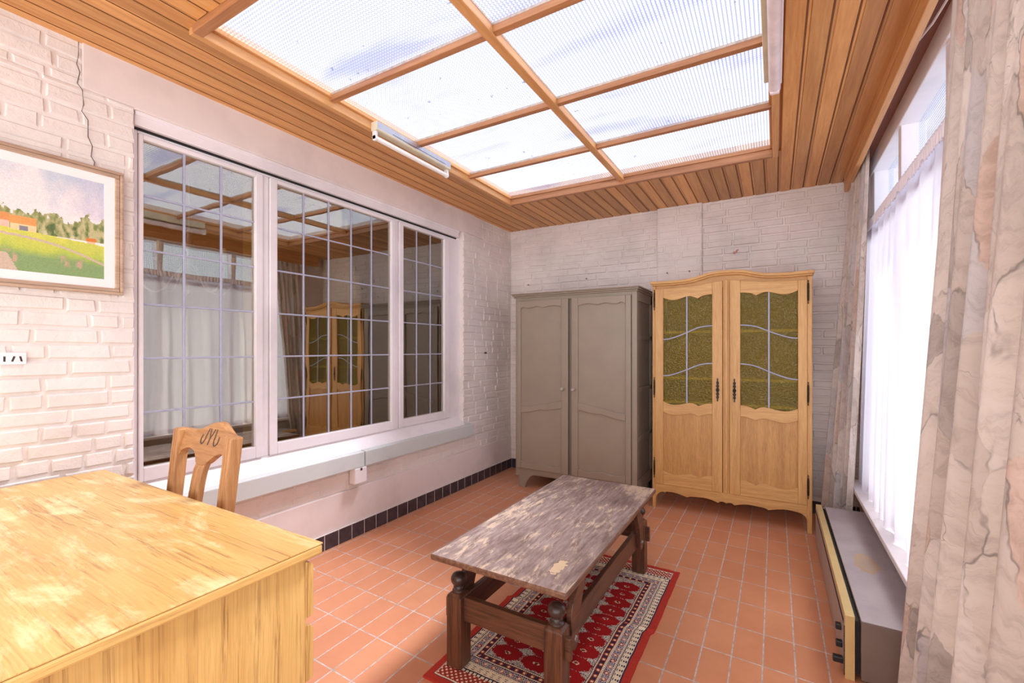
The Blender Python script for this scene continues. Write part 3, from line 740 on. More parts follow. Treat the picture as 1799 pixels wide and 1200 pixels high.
# ------------------------------------------------------------------ RUG
def make_rug():
    W_,H_=.715,1.375; nx,ny=240,460
    xs=np.linspace(0,W_,nx+1); ys=np.linspace(0,H_,ny+1)
    X,Y=np.meshgrid(xs,ys)
    rng=np.random.RandomState(3)
    wob=.0015*np.sin(Y*23)+.001*np.sin(Y*57+1)
    shift=.013/(1+np.exp(-(Y-.70-.06*(X/W_-.5))/.006))
    ridge=.006*np.exp(-((Y-.70-.10*(X/W_-.5))/.012)**2)
    Z=.009+ridge+.0008*np.sin(X*80)*np.sin(Y*70)
    v=np.stack([X-W_/2+wob*.5+shift,Y-H_/2,Z],-1).reshape(-1,3)
    # colours per face
    cx=(xs[:-1]+xs[1:])/2; cy=(ys[:-1]+ys[1:])/2; CX,CY=np.meshgrid(cx,cy)
    dx=np.minimum(CX,W_-CX); dy=np.minimum(CY,H_-CY)
    red=np.array(srgb(190,62,50)[:3]); deep=np.array(srgb(164,26,28)[:3]); navy=np.array(srgb(58,52,76)[:3]); cream=np.array(srgb(246,230,200)[:3]); tan=np.array(srgb(196,140,92)[:3]); grey=np.array(srgb(206,192,184)[:3]); wine=np.array(srgb(124,32,40)[:3])
    col=np.zeros(CX.shape+(3,)); col[:]=red
    def setm(mk,c): col[mk]=c
    # end panels of small diamonds (both short ends)
    EP=.115
    e=dy; along=CX; 
    inner=(dx>.030)&(dy>.030)
    # side bands measured from the long edge; end bands start after the end panel
    d2=np.where(dy-EP+.030<dx,dy-EP+.030,dx); al=np.where(dy-EP+.030<dx,CX,CY)
    endp=(dy>.030)&(dy<EP)&(dx>.036)
    setm(inner,grey)
    d=d2; body=inner&(dy>=EP-.002)|(inner&(dx<dy-EP+.030))
    def band(a,b): return inner&(d>=a)&(d<b)&~endp
    setm(band(.030,.036),navy); setm(band(.036,.040),cream)
    k=band(.040,.062); setm(k,cream)
    ph=np.mod(al,.030)/.030; hex_=(np.abs(ph-.5)*2+np.abs((d-.051)/.011)*.55)<1.0; setm(k&(~hex_)&(np.abs(d-.051)>.0078),navy); setm(k&(np.minimum(ph,1-ph)<.16)&(np.abs(d-.051)<.0045)&(np.mod(np.abs(d-.051),.0042)<.0024),navy)
    setm(band(.062,.066),cream); setm(band(.066,.068),navy)
    k=band(.068,.076); setm(k,cream); setm(k&(np.mod(al,.009)<.003)&(np.abs(d-.072)<.002),navy)
    setm(band(.076,.078),navy)
    k=band(.078,.106); setm(k,np.array(srgb(222,208,204)[:3])); 
    ph=np.mod(al,.040)/.040; r_=np.abs(ph-.5)*2/.62+np.abs((d-.092)/.013)
    setm(k&(r_<1.0),np.array(srgb(178,70,52)[:3])); setm(k&(r_<.6),cream); setm(k&(r_>1.15)&(np.mod(al*1.0+d,.0085)<.003),navy); setm(k&(r_>1.15)&(np.mod(al-d*1.0,.0085)<.0025),navy)
    setm(band(.106,.108),navy); k=band(.108,.115); setm(k,cream); setm(k&(np.mod(al,.009)<.003)&(np.abs(d-.1115)<.002),navy); setm(band(.115,.117),navy)
    k=band(.117,.137); setm(k,wine); ph=np.mod(al,.036)/.036; rr=np.hypot((ph-.5)*.036,d-.127); setm(k&(rr<.0095),np.array(srgb(190,96,60)[:3])); setm(k&(rr<.005),cream)
    ph2=np.mod(al+.018,.036)/.036; rr2=np.hypot((ph2-.5)*.036,d-.127); setm(k&(rr2<.0075),navy)
    setm(band(.137,.139),navy); k=band(.139,.146); setm(k,cream); setm(k&(np.mod(al,.009)<.003),tan); setm(band(.146,.148),navy)
    # field with red guls
    field=inner&(d>=.148)&~endp
    nz=rng.rand(*CX.shape)
    fcol=np.where((nz>.55)[...,None],cream*.8,np.where((nz>.3)[...,None],navy*1.6,grey*.85))
    col[field]=fcol[field]
    fx=CX-W_/2
    for r0 in range(13):
        for cidx,gx in enumerate((-.138,0.0,.138)):
            gy=EP+.17+r0*.087
            if gy>H_-EP-.14: continue
            q=np.maximum(np.abs(fx-gx)/.066,np.abs(CY-gy)/.043); q=np.maximum(q,(np.abs(fx-gx)/.066+np.abs(CY-gy)/.043)*.70)
            q=q+.16*(rng.rand(*CX.shape)-.5)*(q>.75)
            mk=field&(q<1.0); col[mk]=deep; col[field&(q<.22)&(nz>.5)]=cream*.9; col[field&(q<.11)]=wine
    # end panels
    k=endp; col[k]=np.array(srgb(176,72,64)[:3])
    a_=np.mod(CX+CY*1.0,.024); b_=np.mod(CX-CY*1.0,.024); dots=(np.hypot(a_-.012,b_-.012)<.0066); setm(k&dots,cream); setm(k&((a_<.003)|(b_<.003)),np.array(srgb(150,44,44)[:3]))
    k=inner&(dy>EP-.012)&(dy<EP)&(dx>.036); setm(k,cream); setm(k&(np.mod(CX,.018)<.006),navy)
    setm((dy>.030)&(dy<.034)&(dx>.030),navy); setm((dy>.034)&(dy<.038)&(dx>.030),cream)
    col*= (.9+.2*rng.rand(*CX.shape))[...,None]
    me=bpy.data.meshes.new('rug')
    idx=np.arange((nx+1)*(ny+1)).reshape(ny+1,nx+1)
    faces=np.stack([idx[:-1,:-1],idx[:-1,1:],idx[1:,1:],idx[1:,:-1]],-1).reshape(-1,4)
    # sides down to the floor
    nv=len(v); ring=list(idx[0,:])+list(idx[1:,-1])+list(idx[-1,-2::-1])+list(idx[-2:0:-1,0])
    low=v[ring].copy(); low[:,2]=.0005
    vv=np.vstack([v,low]); n=len(ring)
    side=[(int(ring[(i+1)%n]),int(ring[i]),nv+i,nv+(i+1)%n) for i in range(n)]
    me.from_pydata(vv.tolist(),[],faces.tolist()+side); me.update()
    at=me.color_attributes.new('Col','FLOAT_COLOR','CORNER')
    fc=np.concatenate([col.reshape(-1,3),np.tile(red,(n,1))]); fc=np.hstack([fc,np.ones((len(fc),1))])
    at.data.foreach_set('color',np.repeat(fc,4,axis=0).astype(np.float32).ravel())
    o=bpy.data.objects.new('rug',me); COL.objects.link(o); me.materials.append(M['rug']); shade(o,60)
    o.location=(-.845,2.047,0)
    tag(o,'red and cream patterned oriental rug lying on the tiles under the coffee table','rug')
make_rug()

# ------------------------------------------------------------------ DESK
DX0,DX1,DY0,DY1,DZ=-2.47,-1.04,.02,.782,.785
dk=thing('desk','large teak veneer desk with worn top in the left foreground','desk',((DX0+DX1)/2,(DY0+DY1)/2,0))
hx=(DX1-DX0)/2; hy=(DY1-DY0)/2
m=MB(); m.box(-hx,hx,-hy,hy,DZ-.004,DZ); m.build('desktop',M['desk_x'],dk,bevel=.001)
m=MB(); m.box(-hx,hx,-hy,hy,DZ-.03,DZ-.004); m.build('desktop_edge',M['desk_y'],dk,bevel=.006)
ix=hx-.03
for s in (1,-1):
    m=MB(); a,b_=(ix-.018,ix) if s>0 else (-ix,-ix+.018)
    m.box(a,b_,-hy+.012,hy-.030,0.0,DZ-.03); m.build('side_panel',M['desk_z'],dk,bevel=.002); m=MB()
    pw=.402 if s>0 else .315
    a2,b2=(ix-pw-.018,ix-pw) if s>0 else (-ix+pw,-ix+pw+.018)
    m.box(a2,b2,-hy+.02,hy-.03,.06,DZ-.03); m.build('side_panel',M['desk_z'],dk,bevel=.002)
    xa,xb_=(ix-pw,ix+.002) if s>0 else (-ix-.002,-ix+pw)
    m=MB(); m.box(xa,xb_,-hy+.015,-hy+.033,.06,DZ-.03); m.box(xa+.01,xb_-.02,-hy+.02,hy-.034,.06,.075); m.build('back_panel',M['desk_z'],dk)
    for z1,z0 in ((.737,.588),(.570,.420),(.404,.255),(.238,.08)):
        m=MB(); yq=hy-.030
        m.prism([(yq,z0),(yq+.016,z0),(yq+.022,z0+.008),(yq+.022,z1-.016),(yq+.012,z1-.004),(yq,z1)],'x',xa,xb_)
        dr=m.build('drawer',M['desk_z'],dk,bevel=.0015)
        h=MB(); h.box((xa+xb_)/2-.05,(xa+xb_)/2+.05,yq+.02,yq+.034,(z0+z1)/2-.008,(z0+z1)/2+.008); h.build('handle',M['desk_y'],dr,bevel=.004)
m=MB(); m.box(-ix+.315,ix-.402,-hy+.10,-hy+.118,.28,DZ-.03); m.build('modesty_panel',M['desk_z'],dk)

# ------------------------------------------------------------------ CHAIR
ch=thing('chair','carved light wood chair with three upright backrest pushed against the desk','chair',(-1.835,.80,0))
# local: backrest in the xz plane, seat towards -y under the desk
ZK=1.0
def lean(z): return .015+max(0,z-.45)*.11      # y of the backrest at height z
def bow(x,z): return .05*max(0,1-(x/hw)**2)*min(1,max(0,(z-.86)/.13))
hw=.21
for s in (-1,1):
    a=[]; 
    for z in (0,.2,.44,.6,.75,.9,ZK-.012):
        xo=hw*(.93+.07*min(1,z/.9))
        yy=lean(z)+(.05*(1-z/.45)**2 if z<.45 else 0)
        w_=.044 if z>.4 else .040
        a.append((s*(xo-.003),yy,z,w_))
    m=MB(); vs=[]; fs=[]
    for (x,y,z,w_) in a:
        x1=x; x2=x-s*w_
        vs+=[(x1,y-.018,z),(x2,y-.018,z),(x2,y+.026,z),(x1,y+.026,z)]
    for i in range(len(a)-1):
        o=i*4
        for k in range(4): fs.append((o+k,o+(k+1)%4,o+4+(k+1)%4,o+4+k))
    fs+=[(3,2,1,0),tuple(len(vs)-4+k for k in range(4))]
    m.add(vs,fs)
    post=m.build('leg',M['chair_z'],ch,bevel=.005)
    m=MB()
    for q in (.016,.030):
        m.tube([(x-s*q,y-.0185,z) for x,y,z,w_ in a[2:]],.0022,6)
    m.build('moulding',M['chair_z'],post)
# top rail
upc=interp([(-hw+.05,.992),(-.13,.978),(-.08,.982),(-.03,1.006),(.02,1.020),(.07,1.010),(.115,.985),(.15,.978),(hw-.05,.994)],48)
upc=interp([(-hw+.004,.990),(-.17,.986),(-.13,.984),(-.085,.992),(-.04,1.010),(0,1.019),(.04,1.010),(.085,.992),(.13,.984),(.17,.986),(hw-.004,.990)],50)
loc=interp([(-hw+.004,.865),(-.165,.885),(-.155,.905),(-.120,.920),(-.080,.912),(-.052,.893),(-.03,.875),(0,.870),(.03,.875),(.052,.893),(.080,.912),(.120,.920),(.155,.905),(.165,.885),(hw-.004,.865)],56)
def res(c,n):
    c=[Vector((a,b)) for a,b in c]; xs=[-hw+.004+(2*hw-.008)*i/n for i in range(n+1)]; out=[]
    for x in xs:
        for p,q in zip(c,c[1:]):
            if p.x<=x<=q.x+1e-6:
                t=0 if q.x-p.x<1e-6 else (x-p.x)/(q.x-p.x); out.append((x,p.y+(q.y-p.y)*t)); break
        else: out.append((x,c[-1].y if x>0 else c[0].y))
    return out
U=res(upc,56); Lw=res(loc,56)
m=MB(); vs=[]; fs=[]; n=len(U)
for off in (-.014,.018):
    for (x,z) in U: vs.append((x,lean(z)+bow(x,z)+off,z))
    for (x,z) in Lw: vs.append((x,lean(z)+bow(x,z)+off,z))
for i in range(n-1):
    fs+=[(i,i+1,n+i+1,n+i),(2*n+i,3*n+i,3*n+i+1,2*n+i+1),(i,2*n+i,2*n+i+1,i+1),(n+i,n+i+1,3*n+i+1,3*n+i)]
fs+=[(0,n,3*n,2*n),(n-1,3*n-1,4*n-1,2*n-1)]
m.add(vs,fs); tr=m.build('top_rail',M['chair_x'],ch,bevel=.003)
# carved scrolls
m=MB()
def fronty(x,z):
    k=min(range(len(U)),key=lambda i:abs(U[i][0]-x)); zt,zb=U[k][1],Lw[k][1]; t_=(z-zb)/(zt-zb)
    return (lean(zb)+bow(x,zb))*(1-t_)+(lean(zt)+bow(x,zt))*t_-.0142
def scroll(pts,r=.0022): m.tube([(x,fronty(x,z),z) for x,z in interp(pts,30)],r,6)
for s in (-1,1):
    scroll([(s*.026,.996),(s*.030,.975),(s*.032,.955),(s*.042,.941),(s*.056,.946),(s*.060,.960),(s*.056,.972)],.0026)
    scroll([(s*.014,.996),(s*.008,.978),(s*.002,.966),(0,.940)],.0024)
m.build('carving',M['crack'],tr)
# curved middle splat
sp=interp([(.905,0),(.868,0),(.80,.012),(.72,.018),(.64,.006),(.56,-.010),(.47,-.014)],30)
m=MB(); vs=[]; fs=[]
for z,dx in sp:
    w_=.026+.006*abs(math.sin((z-.47)*4)); y=lean(z)+bow(0,z)
    vs+=[(-w_,y-.012-dx*.5,z),(w_,y-.012-dx*.5,z),(w_,y+.012-dx*.5,z),(-w_,y+.012-dx*.5,z)]
for i in range(len(sp)-1):
    o=i*4
    for k in range(4): fs.append((o+k,o+(k+1)%4,o+4+(k+1)%4,o+4+k))
fs+=[(0,1,2,3),tuple(len(vs)-1-k for k in range(4))]
m.add(vs,fs); spl=m.build('splat',M['chair_z'],ch,bevel=.004)
m=MB(); m.box(-hw+.01,hw-.01,lean(.5)-.012,lean(.5)+.012,.47,.52); m.build('lower_rail',M['chair_x'],ch,bevel=.004)
m=MB(); m.prism([(-hw+.01,.03),(hw-.01,.03),(hw+.012,-.40),(-hw-.012,-.40)],'z',.435,.465); m.build('seat',M['chair_x'],ch,bevel=.008)
for s in (-1,1):
    m=MB(); m.box(s*hw-.02,s*hw+.02,-.39,-.35,0,.436); m.build('leg',M['chair_z'],ch,bevel=.004)
    m=MB(); m.box(s*hw*.95-.01,s*hw*.95+.01,-.355,.04,.16,.19); m.build('stretcher',M['chair_z'],ch,bevel=.003)

# ------------------------------------------------------------------ PICTURE
pc=thing('framed_picture','framed landscape painting with trees and cottages hanging on the white brick wall','picture',(XL+.005,.47,1.805))
py0,py1=-.40,.386; pz0,pz1=-.268,.272
m=MB()
def frame(mb,a0,a1,b0,b1,w_,x0,x1):
    mb.box(x0,x1,a0,a1,b0,b0+w_); mb.box(x0,x1,a0,a1,b1-w_,b1); mb.box(x0,x1,a0,a0+w_,b0+w_,b1-w_); mb.box(x0,x1,a1-w_,a1,b0+w_,b1-w_)
frame(m,py0,py1,pz0,pz1,.012,.0,.024); frame(m,py0+.0121,py1-.0121,pz0+.0121,pz1-.0121,.016,.0,.018); m.build('frame',M['picture_frame'],pc,bevel=.003)
m=MB(); 
frame(m,py0+.018,py1-.018,pz0+.018,pz1-.018,.046,.006,.010); m.build('mat',M['mat'],pc)
def make_paint():
    a0,a1,b0,b1=py0+.058,py1-.06,pz0+.058,pz1-.062
    nx,nz=200,140; ys=np.linspace(a0,a1,nx+1); zs=np.linspace(b0,b1,nz+1)
    Yg,Zg=np.meshgrid(ys,zs); v=np.stack([np.full(Yg.shape,.0085),Yg,Zg],-1).reshape(-1,3)
    u=((np.arange(nx)+.5)/nx-.54)/.46; t=(np.arange(nz)+.5)/nz; Ug,Tg=np.meshgrid(u,t)
    rng=np.random.RandomState(5)
    def fbm(sx,sz,seed):
        r=np.random.RandomState(seed); out=np.zeros(Ug.shape); amp=1
        for o in range(4):
            gx,gz=int(sx*2**o)+2,int(sz*2**o)+2; gx=int(gx*2.2); g=r.rand(gz+1,gx+1)
            fx=(Ug*.46+.54)*(gx-1)*.999; fz=Tg*(gz-1); ix=fx.astype(int); iz=fz.astype(int); ax=fx-ix; az=fz-iz; ax=ax*ax*(3-2*ax); az=az*az*(3-2*az)
            out+=amp*((g[iz,ix]*(1-ax)+g[iz,ix+1]*ax)*(1-az)+(g[iz+1,ix]*(1-ax)+g[iz+1,ix+1]*ax)*az); amp*=.5
        return out/1.875
    C=lambda *a:np.array(srgb(*a)[:3])
    n1=fbm(4,3,1); n2=fbm(10,7,2); n3=fbm(24,16,3)
    def lerp(a,b,f): f=np.clip(f,0,1)[...,None]; return a*(1-f)+b*f
    col=lerp(C(236,228,228),C(178,196,214),(n1-.42)*1.8+(Tg-.72)*1.3)
    col=lerp(col,C(196,190,216),(Ug-.55)*1.6*(Tg>.6)*(n2+.3)); col=lerp(col,C(244,236,228),((.66-Tg)*6)*(n2+.4))
    tree_top=.60+.14*(n1-.5)+.22*(n2-.5)+.10*(n3-.5)
    tm=(Tg<tree_top)&(Tg>.38)
    tc=lerp(C(196,188,140),C(126,138,82),(n3-.35)*3); tc=lerp(tc,C(222,214,180),(n2-.58)*5); tc=lerp(tc,C(92,112,74),(n3-.6)*6*(Tg<.5))
    col[tm]=tc[tm]
    gm=Tg<=.40-.05*Ug
    gc=lerp(C(218,214,100),C(186,200,92),(.40-Tg)*5+(n2-.5)); gc=lerp(gc,C(140,166,112),(.235-.02*Ug-Tg)*14+(n2-.5)); gc=lerp(gc,C(196,166,140),(n2-.62)*8*(Tg<.2)*(Tg>.09))
    col[gm]=gc[gm]
    road=(np.abs(Tg-(.345-.20*Ug+.05*np.sin(Ug*3)))<.011)&(Ug>-.1)|((Tg<.17)&(Ug<.16-Tg*.6))
    col[road]=C(206,184,164)
    def rect(u0,u1,t0,t1,c): k=(Ug>=u0)&(Ug<u1)&(Tg>=t0)&(Tg<t1); col[k]=c
    rect(.09,.31,.385,.455,C(236,208,160)); rect(.07,.32,.445,.515,C(226,160,96)); rect(.16,.24,.385,.43,C(140,136,146)); rect(-.2,.08,.40,.46,C(230,192,172)); rect(-.2,.08,.455,.53,C(220,152,96))
    rect(.80,.89,.355,.385,C(228,194,156)); rect(.79,.90,.382,.415,C(218,130,66))
    col*=(.93+.14*rng.rand(*Ug.shape))[...,None]
    idx=np.arange((nx+1)*(nz+1)).reshape(nz+1,nx+1); faces=np.stack([idx[:-1,:-1],idx[:-1,1:],idx[1:,1:],idx[1:,:-1]],-1).reshape(-1,4)
    me=bpy.data.meshes.new('painting'); me.from_pydata(v.tolist(),[],faces.tolist()); me.update()
    at=me.color_attributes.new('Col','FLOAT_COLOR','CORNER'); fc=np.hstack([col.reshape(-1,3),np.ones((nx*nz,1))]); at.data.foreach_set('color',np.repeat(fc,4,axis=0).astype(np.float32).ravel())
    o=bpy.data.objects.new('painting',me); COL.objects.link(o); me.materials.append(M['paint']); o.parent=pc
make_paint()
m=MB(); m.box(.0,.006,py0+.012,py1-.012,pz0+.012,pz1-.012); m.build('backing',M['mat'],pc)

# ------------------------------------------------------------------ HEATER under the right window
ht=thing('convector_heater','low grey convector heater with gold trimmed front under the right window','heater',(0,0,0))
HY0,HY1=2.18,3.64
m=MB(); m.box(.288,.50,HY0,HY1,.246,.25); m.build('top_plate',M['heater_top'],ht,bevel=.002)
m=MB(); m.box(.288,.50,HY0,HY1,.02,.246); m.box(.30,.49,HY0+.05,HY0+.1,0,.02); m.box(.30,.49,HY1-.1,HY1-.05,0,.02); m.build('case',M['heater_side'],ht,bevel=.003)
m=MB(); m.box(.238,.270,HY0+.015,HY1+.02,.228,.252); m.box(.238,.270,HY0+.015,HY0+.019,.0,.23); m.box(.242,.270,HY1+.016,HY1+.02,.0,.23)
m.build('gold_trim',M['gold'],ht,bevel=.001)
fr=MB(); fr.box(.2365,.241,HY0+.03,HY1+.015,.012,.226); fp=fr.build('front_panel',M['heater_front'],ht,bevel=.001)
m=MB(); 
for k in range(96): 
    y=HY0+.04+k*.0148; m.box(.2355,.2385,y,y+.007,.205,.222)
for k in range(20):
    z=.012+k*.0098; m.box(.2355,.2385,HY0+.018,HY0+.027,z,z+.005)
m.build('perforation',M['black'],fp)
m=MB(); m.box(.272,.286,HY0+.02,HY1,.03,.235); m.build('inner_element',M['black'],ht)
for y,z,d in ((2.30,.150,.02),(2.265,.098,.022),(2.245,.045,.034)):
    m=MB(); m.box(.2366-d,.2376,y-.012,y+.012,z-.012,z+.012); m.build('control_knob',M['knob_black'],ht,bevel=.004)

# ------------------------------------------------------------------ CURTAINS
def cloth(name,mat,top,bot,folds,amp_t,amp_b,nu=160,nv=46,seed=1,thick=.0018,ribs=0,uvw=1.0,bulge=0):
    """top/bot: polylines of (x,y,z) left to right, folds push along the horizontal normal"""
    R=random.Random(seed); ph=[R.uniform(0,6.28) for _ in range(4)]
    def samp(pl,t):
        n=len(pl)-1; k=min(int(t*n),n-1); f=t*n-k; a,b=Vector(pl[k]),Vector(pl[k+1]); return a.lerp(b,f)
    vs=[];uv=[];
    for j in range(nv+1):
        v=j/nv; e=v**.8
        for i in range(nu+1):
            u=i/nu
            a=samp(top,u); b=samp(bot,u); p=a.lerp(b,v)
            tg=(samp(top,min(1,u+.02)).lerp(samp(bot,min(1,u+.02)),v)-samp(top,max(0,u-.02)).lerp(samp(bot,max(0,u-.02)),v)); tg.z=0; tg.normalize()
            nrm=Vector((tg.y,-tg.x,0))
            w=u*folds*2*PI+.9*math.sin(u*folds*1.3+ph[0])+.35*math.sin(v*3+ph[1]+u*5)
            am=amp_t+(amp_b-amp_t)*e
            d=am*(math.sin(w)+.35*math.sin(2*w+ph[2]+v*2)+.25*math.sin(.5*w+ph[3]))
            if ribs: d+=.0035*math.sin(u*ribs*2*PI)*max(0,1-v*14)
            s=.35*am*math.cos(w)
            p=p+nrm*d+tg*s
            vs.append(tuple(p)); uv.append((u*uvw,v*2.2))
    fs=[(j*(nu+1)+i,j*(nu+1)+i+1,(j+1)*(nu+1)+i+1,(j+1)*(nu+1)+i) for j in range(nv) for i in range(nu)]
    me=bpy.data.meshes.new(name); me.from_pydata(vs,[],fs); me.update()
    l=me.uv_layers.new(name='UVMap'); 
    for lp in me.loops: l.data[lp.index].uv=uv[lp.vertex_index]
    o=bpy.data.objects.new(name,me); COL.objects.link(o); me.materials.append(mat)
    me.polygons.foreach_set('use_smooth',[True]*len(me.polygons))
    if thick:
        s=o.modifiers.new('thick','SOLIDIFY'); s.thickness=thick
    return o
far=cloth('curtain',M['drape'],[(.480,3.93,2.538),(.490,3.80,2.538),(.500,3.66,2.538),(.503,3.53,2.538)],[(.300,3.97,.012),(.345,3.86,.012),(.395,3.77,.012),(.425,3.715,.012)],5.5,.010,.017,seed=4,uvw=1.3,nu=220)
tag(far,'patterned beige drape gathered beside the oak cabinet in the far corner','curtain','patterned drapes at the right window')
near=cloth('curtain',M['drape'],[(.485,1.80,2.538),(.485,1.5,2.538),(.485,1.2,2.538),(.485,.8,2.538)],[(.405,2.075,.012),(.385,1.75,.012),(.385,1.35,.012),(.40,.9,.012)],6.0,.030,.036,seed=9,uvw=2.3,nu=300)
tag(near,'patterned beige drape at the right edge of the picture in front of the heater end','curtain','patterned drapes at the right window')
sh=thing('sheer_curtain','white sheer net curtain hanging to the sill of the right window','curtain',(0,0,0))
o=cloth('net',M['sheer'],[(.545,3.85,2.10),(.545,3.0,2.10),(.545,2.0,2.10),(.545,.9,2.10)],[(.520,3.87,.38),(.515,3.0,.38),(.515,2.0,.38),(.515,.9,.38)],15,.007,.022,seed=21,nu=420,nv=40,thick=0); o.parent=sh
o=cloth('heading',M['heading'],[(.540,3.85,2.145),(.540,3.0,2.145),(.540,2.0,2.145),(.540,.9,2.145)],[(.540,3.85,2.085),(.540,3.0,2.085),(.540,2.0,2.085),(.540,.9,2.085)],90,.004,.004,seed=22,nu=900,nv=4,thick=.0015); o.parent=sh
m=MB(); m.tube([(.548,.9,2.105),(.548,3.855,2.105)],.006,8); m.build('rod',M['plastic_white'],sh,smooth=True)
# curtain rail hanging loose under the soffit
rl=thing('curtain_rail','white curtain rail hanging loose under the reddish board above the right window','curtain rail',(0,0,0))
m=MB(); m.tube([(.484,4.0,2.547),(.484,3.0,2.547),(.484,2.55,2.546),(.492,2.42,2.540),(.510,2.25,2.520),(.520,2.05,2.512),(.521,2.02,2.515)],.005,6); m.box(.476,.484,Y0,4.0,2.546,2.552); m.build('rail',M['white'],rl,smooth=True)
m=MB(); m.box(.512,.530,1.995,2.03,2.508,2.553); m.tube([(.515,2.03,2.51),(.525,1.99,2.525),(.52,1.96,2.515)],.004,6); m.build('bracket',M['cream_enamel'],rl,bevel=.002)

# ------------------------------------------------------------------ LAMPS on the roof-light curb
def lamp(name,label,x0,s,y0,y1,tubemat,bodymat):
    t=thing(name,label,'lamp',(x0,(y0+y1)/2,ZC-.01),'strip lamps on the skylight frame')
    h=(y1-y0)/2
    m=MB(); m.prism([(0,-.026),(s*.004,-.030),(s*.046,-.030),(s*.050,-.024),(s*.050,.022),(0,.022)],'y',-h,h); b_=m.build('housing',bodymat,t,bevel=.002)
    m=MB(); m.box(min(s*.05,s*.0508),max(s*.05,s*.0508),-h+.12,h-.06,-.012,-.009); m.build('seam',M['black'],b_)
    m=MB(); m.box(min(s*.049,s*.0503),max(s*.049,s*.0503),-h+.002,h-.002,-.020,.021); m.build('side_plate',M['chrome'],b_)
    m=MB(); m.tube([(s*.020,-h+.022,-.066),(s*.020,h-.022,-.066)],.0145,14); m.build('tube',tubemat,t,smooth=True)
    for e in (-1,1):
        y=e*(h-.012); m=MB(); m.box(s*.020-.014,s*.020+.014,y-.008,y+.008,-.076,-.028); m.tube([(s*.020,y-.008,-.068),(s*.020,y+.008,-.068)],.0165,14); m.build('lampholder',M['plastic_white'],t,bevel=.002)
    return t
lamp('strip_lamp','fluorescent strip lamp on the left skylight edge above the leaded window',SX0+.001,1,1.825,2.50,M['tube'],M['cream_enamel'])
l2=thing('strip_lamp','dusty covered strip lamp on the right skylight edge','lamp',(SX1-.002,2.13,ZC-.01),'strip lamps on the skylight frame')
m=MB(); m.box(-.028,.008,-.36,.30,-.030,.03); m.build('housing',M['cream_enamel'],l2,bevel=.003)
m=MB(); m.tube([(.016,-.36,-.058),(.016,.32,-.058)],.024,18); m.build('cover',M['pinkish'],l2,smooth=True)
m=MB(); m.box(-.004,.036,.30,.325,-.084,-.03); m.build('end_cap',M['pinkish'],l2,bevel=.006)
m=MB(); m.box(.030,.044,-.36,.28,-.06,-.02); m.build('reflector',M['plastic_white'],l2,bevel=.003)

# ------------------------------------------------------------------ SMALL THINGS
jb=thing('junction_box','small white junction box on the wall under the sill joint','junction box',(XL+.005,2.15,.43))
m=MB(); m.box(0,.058,-.05,.052,-.052,.052); m.build('box',M['plastic_white'],jb,bevel=.004)
m=MB(); m.box(.058,.0595,-.006,.010,.034,.052); m.build('notch',M['dark_slot'],jb)
op=thing('wall_plate','white painted wall plate with three dark slots below the picture','wall plate',(XL+.004,.515,1.262))
m=MB(); m.box(0,.004,-.12,.045,-.022,.024); m.build('plate',M['white'],op,bevel=.002)
for y,a in ((-.014,.0),(.008,.004),(.030,-.003)):
    m=MB(); m.prism([(y-.0028-a*.5,-.010),(y+.0030-a*.5,-.011),(y+.0034+a,.009),(y-.0026+a,.010)],'x',.003,.0046); m.build('slot',M['dark_slot'],op)
v=MB(); v.box(XL-.001,XL+.006,3.765,3.80,1.253,1.268); tag(v.build('air_vent',M['dark_slot']),'tiny dark vent slot in the brick to the right of the leaded window','vent')
ny=YB-.012
for (x,z,yy,lab) in ((-2.29,1.985,YB,'nail in the back wall above the left end of the grey wardrobe'),(-1.63,2.0,YB,'nail in the back wall above the middle of the grey wardrobe'),(-.845,1.985,YB-.03,'left nail in the brick pilaster above the oak cabinet'),(-.655,1.985,YB-.03,'right nail in the brick pilaster above the oak cabinet')):
    n_=thing('nail',lab,'nail',(x,yy-.006,z),'nails in the back wall')
    m=MB(); m.tube([(0,.008,0),(0,-.016,.004)],.003,8); m.build('shank',M['nail'],n_,smooth=True)
    m=MB(); m.tube([(0,-.015,.004),(0,-.018,.0045)],.0065,10); m.build('head',M['nail'],n_,smooth=True)
m=MB(); m.prism([(-.312,2.122),(-.305,2.134),(-.294,2.131),(-.283,2.146),(-.270,2.150),(-.266,2.142),(-.277,2.132),(-.274,2.124),(-.290,2.118),(-.300,2.108)],'y',YB-.0035,YB+.004)
tag(m.build('paint_chip',M['rust']),'chipped reddish patch in the white brick above the oak cabinet','chip')

# chandelier in the room behind the glass
cd=thing('chandelier','dark pewter chandelier with curved arms and candles seen through the leaded window','chandelier',(-3.55,1.585,1.80))
m=MB(); m.lathe([(.0001,-.12),(.008,-.11),(.014,-.10),(.006,-.085),(.03,-.06),(.07,-.03),(.085,.0),(.07,.03),(.03,.055),(.016,.07),(.022,.09),(.03,.11),(.016,.13),(.013,.18),(.026,.20),(.034,.225),(.018,.25),(.012,.30),(.02,.32),(.006,.34),(.004,.70)],0,0,0,20); m.build('column',M['pewter'],cd,smooth=60.0)
for k in range(5):
    a=2*PI*k/5+.3; ca,sa=math.cos(a),math.sin(a)
    m=MB(); m.tube([(ca*r,sa*r,z) for r,z in interp([(.03,.09),(.08,.02),(.15,-.09),(.22,-.10),(.28,-.03),(.30,.06)],24)],.007,8)
    m.lathe([(.002,.05),(.03,.065),(.034,.075),(.014,.08),(.014,.10)],ca*.30,sa*.30,0,14); ar=m.build('arm',M['pewter'],cd,smooth=50.0)
    m=MB(); m.tube([(ca*.3,sa*.3,.10),(ca*.3,sa*.3,.19)],.011,10); m.build('candle',M['cream_enamel'],ar,smooth=True)

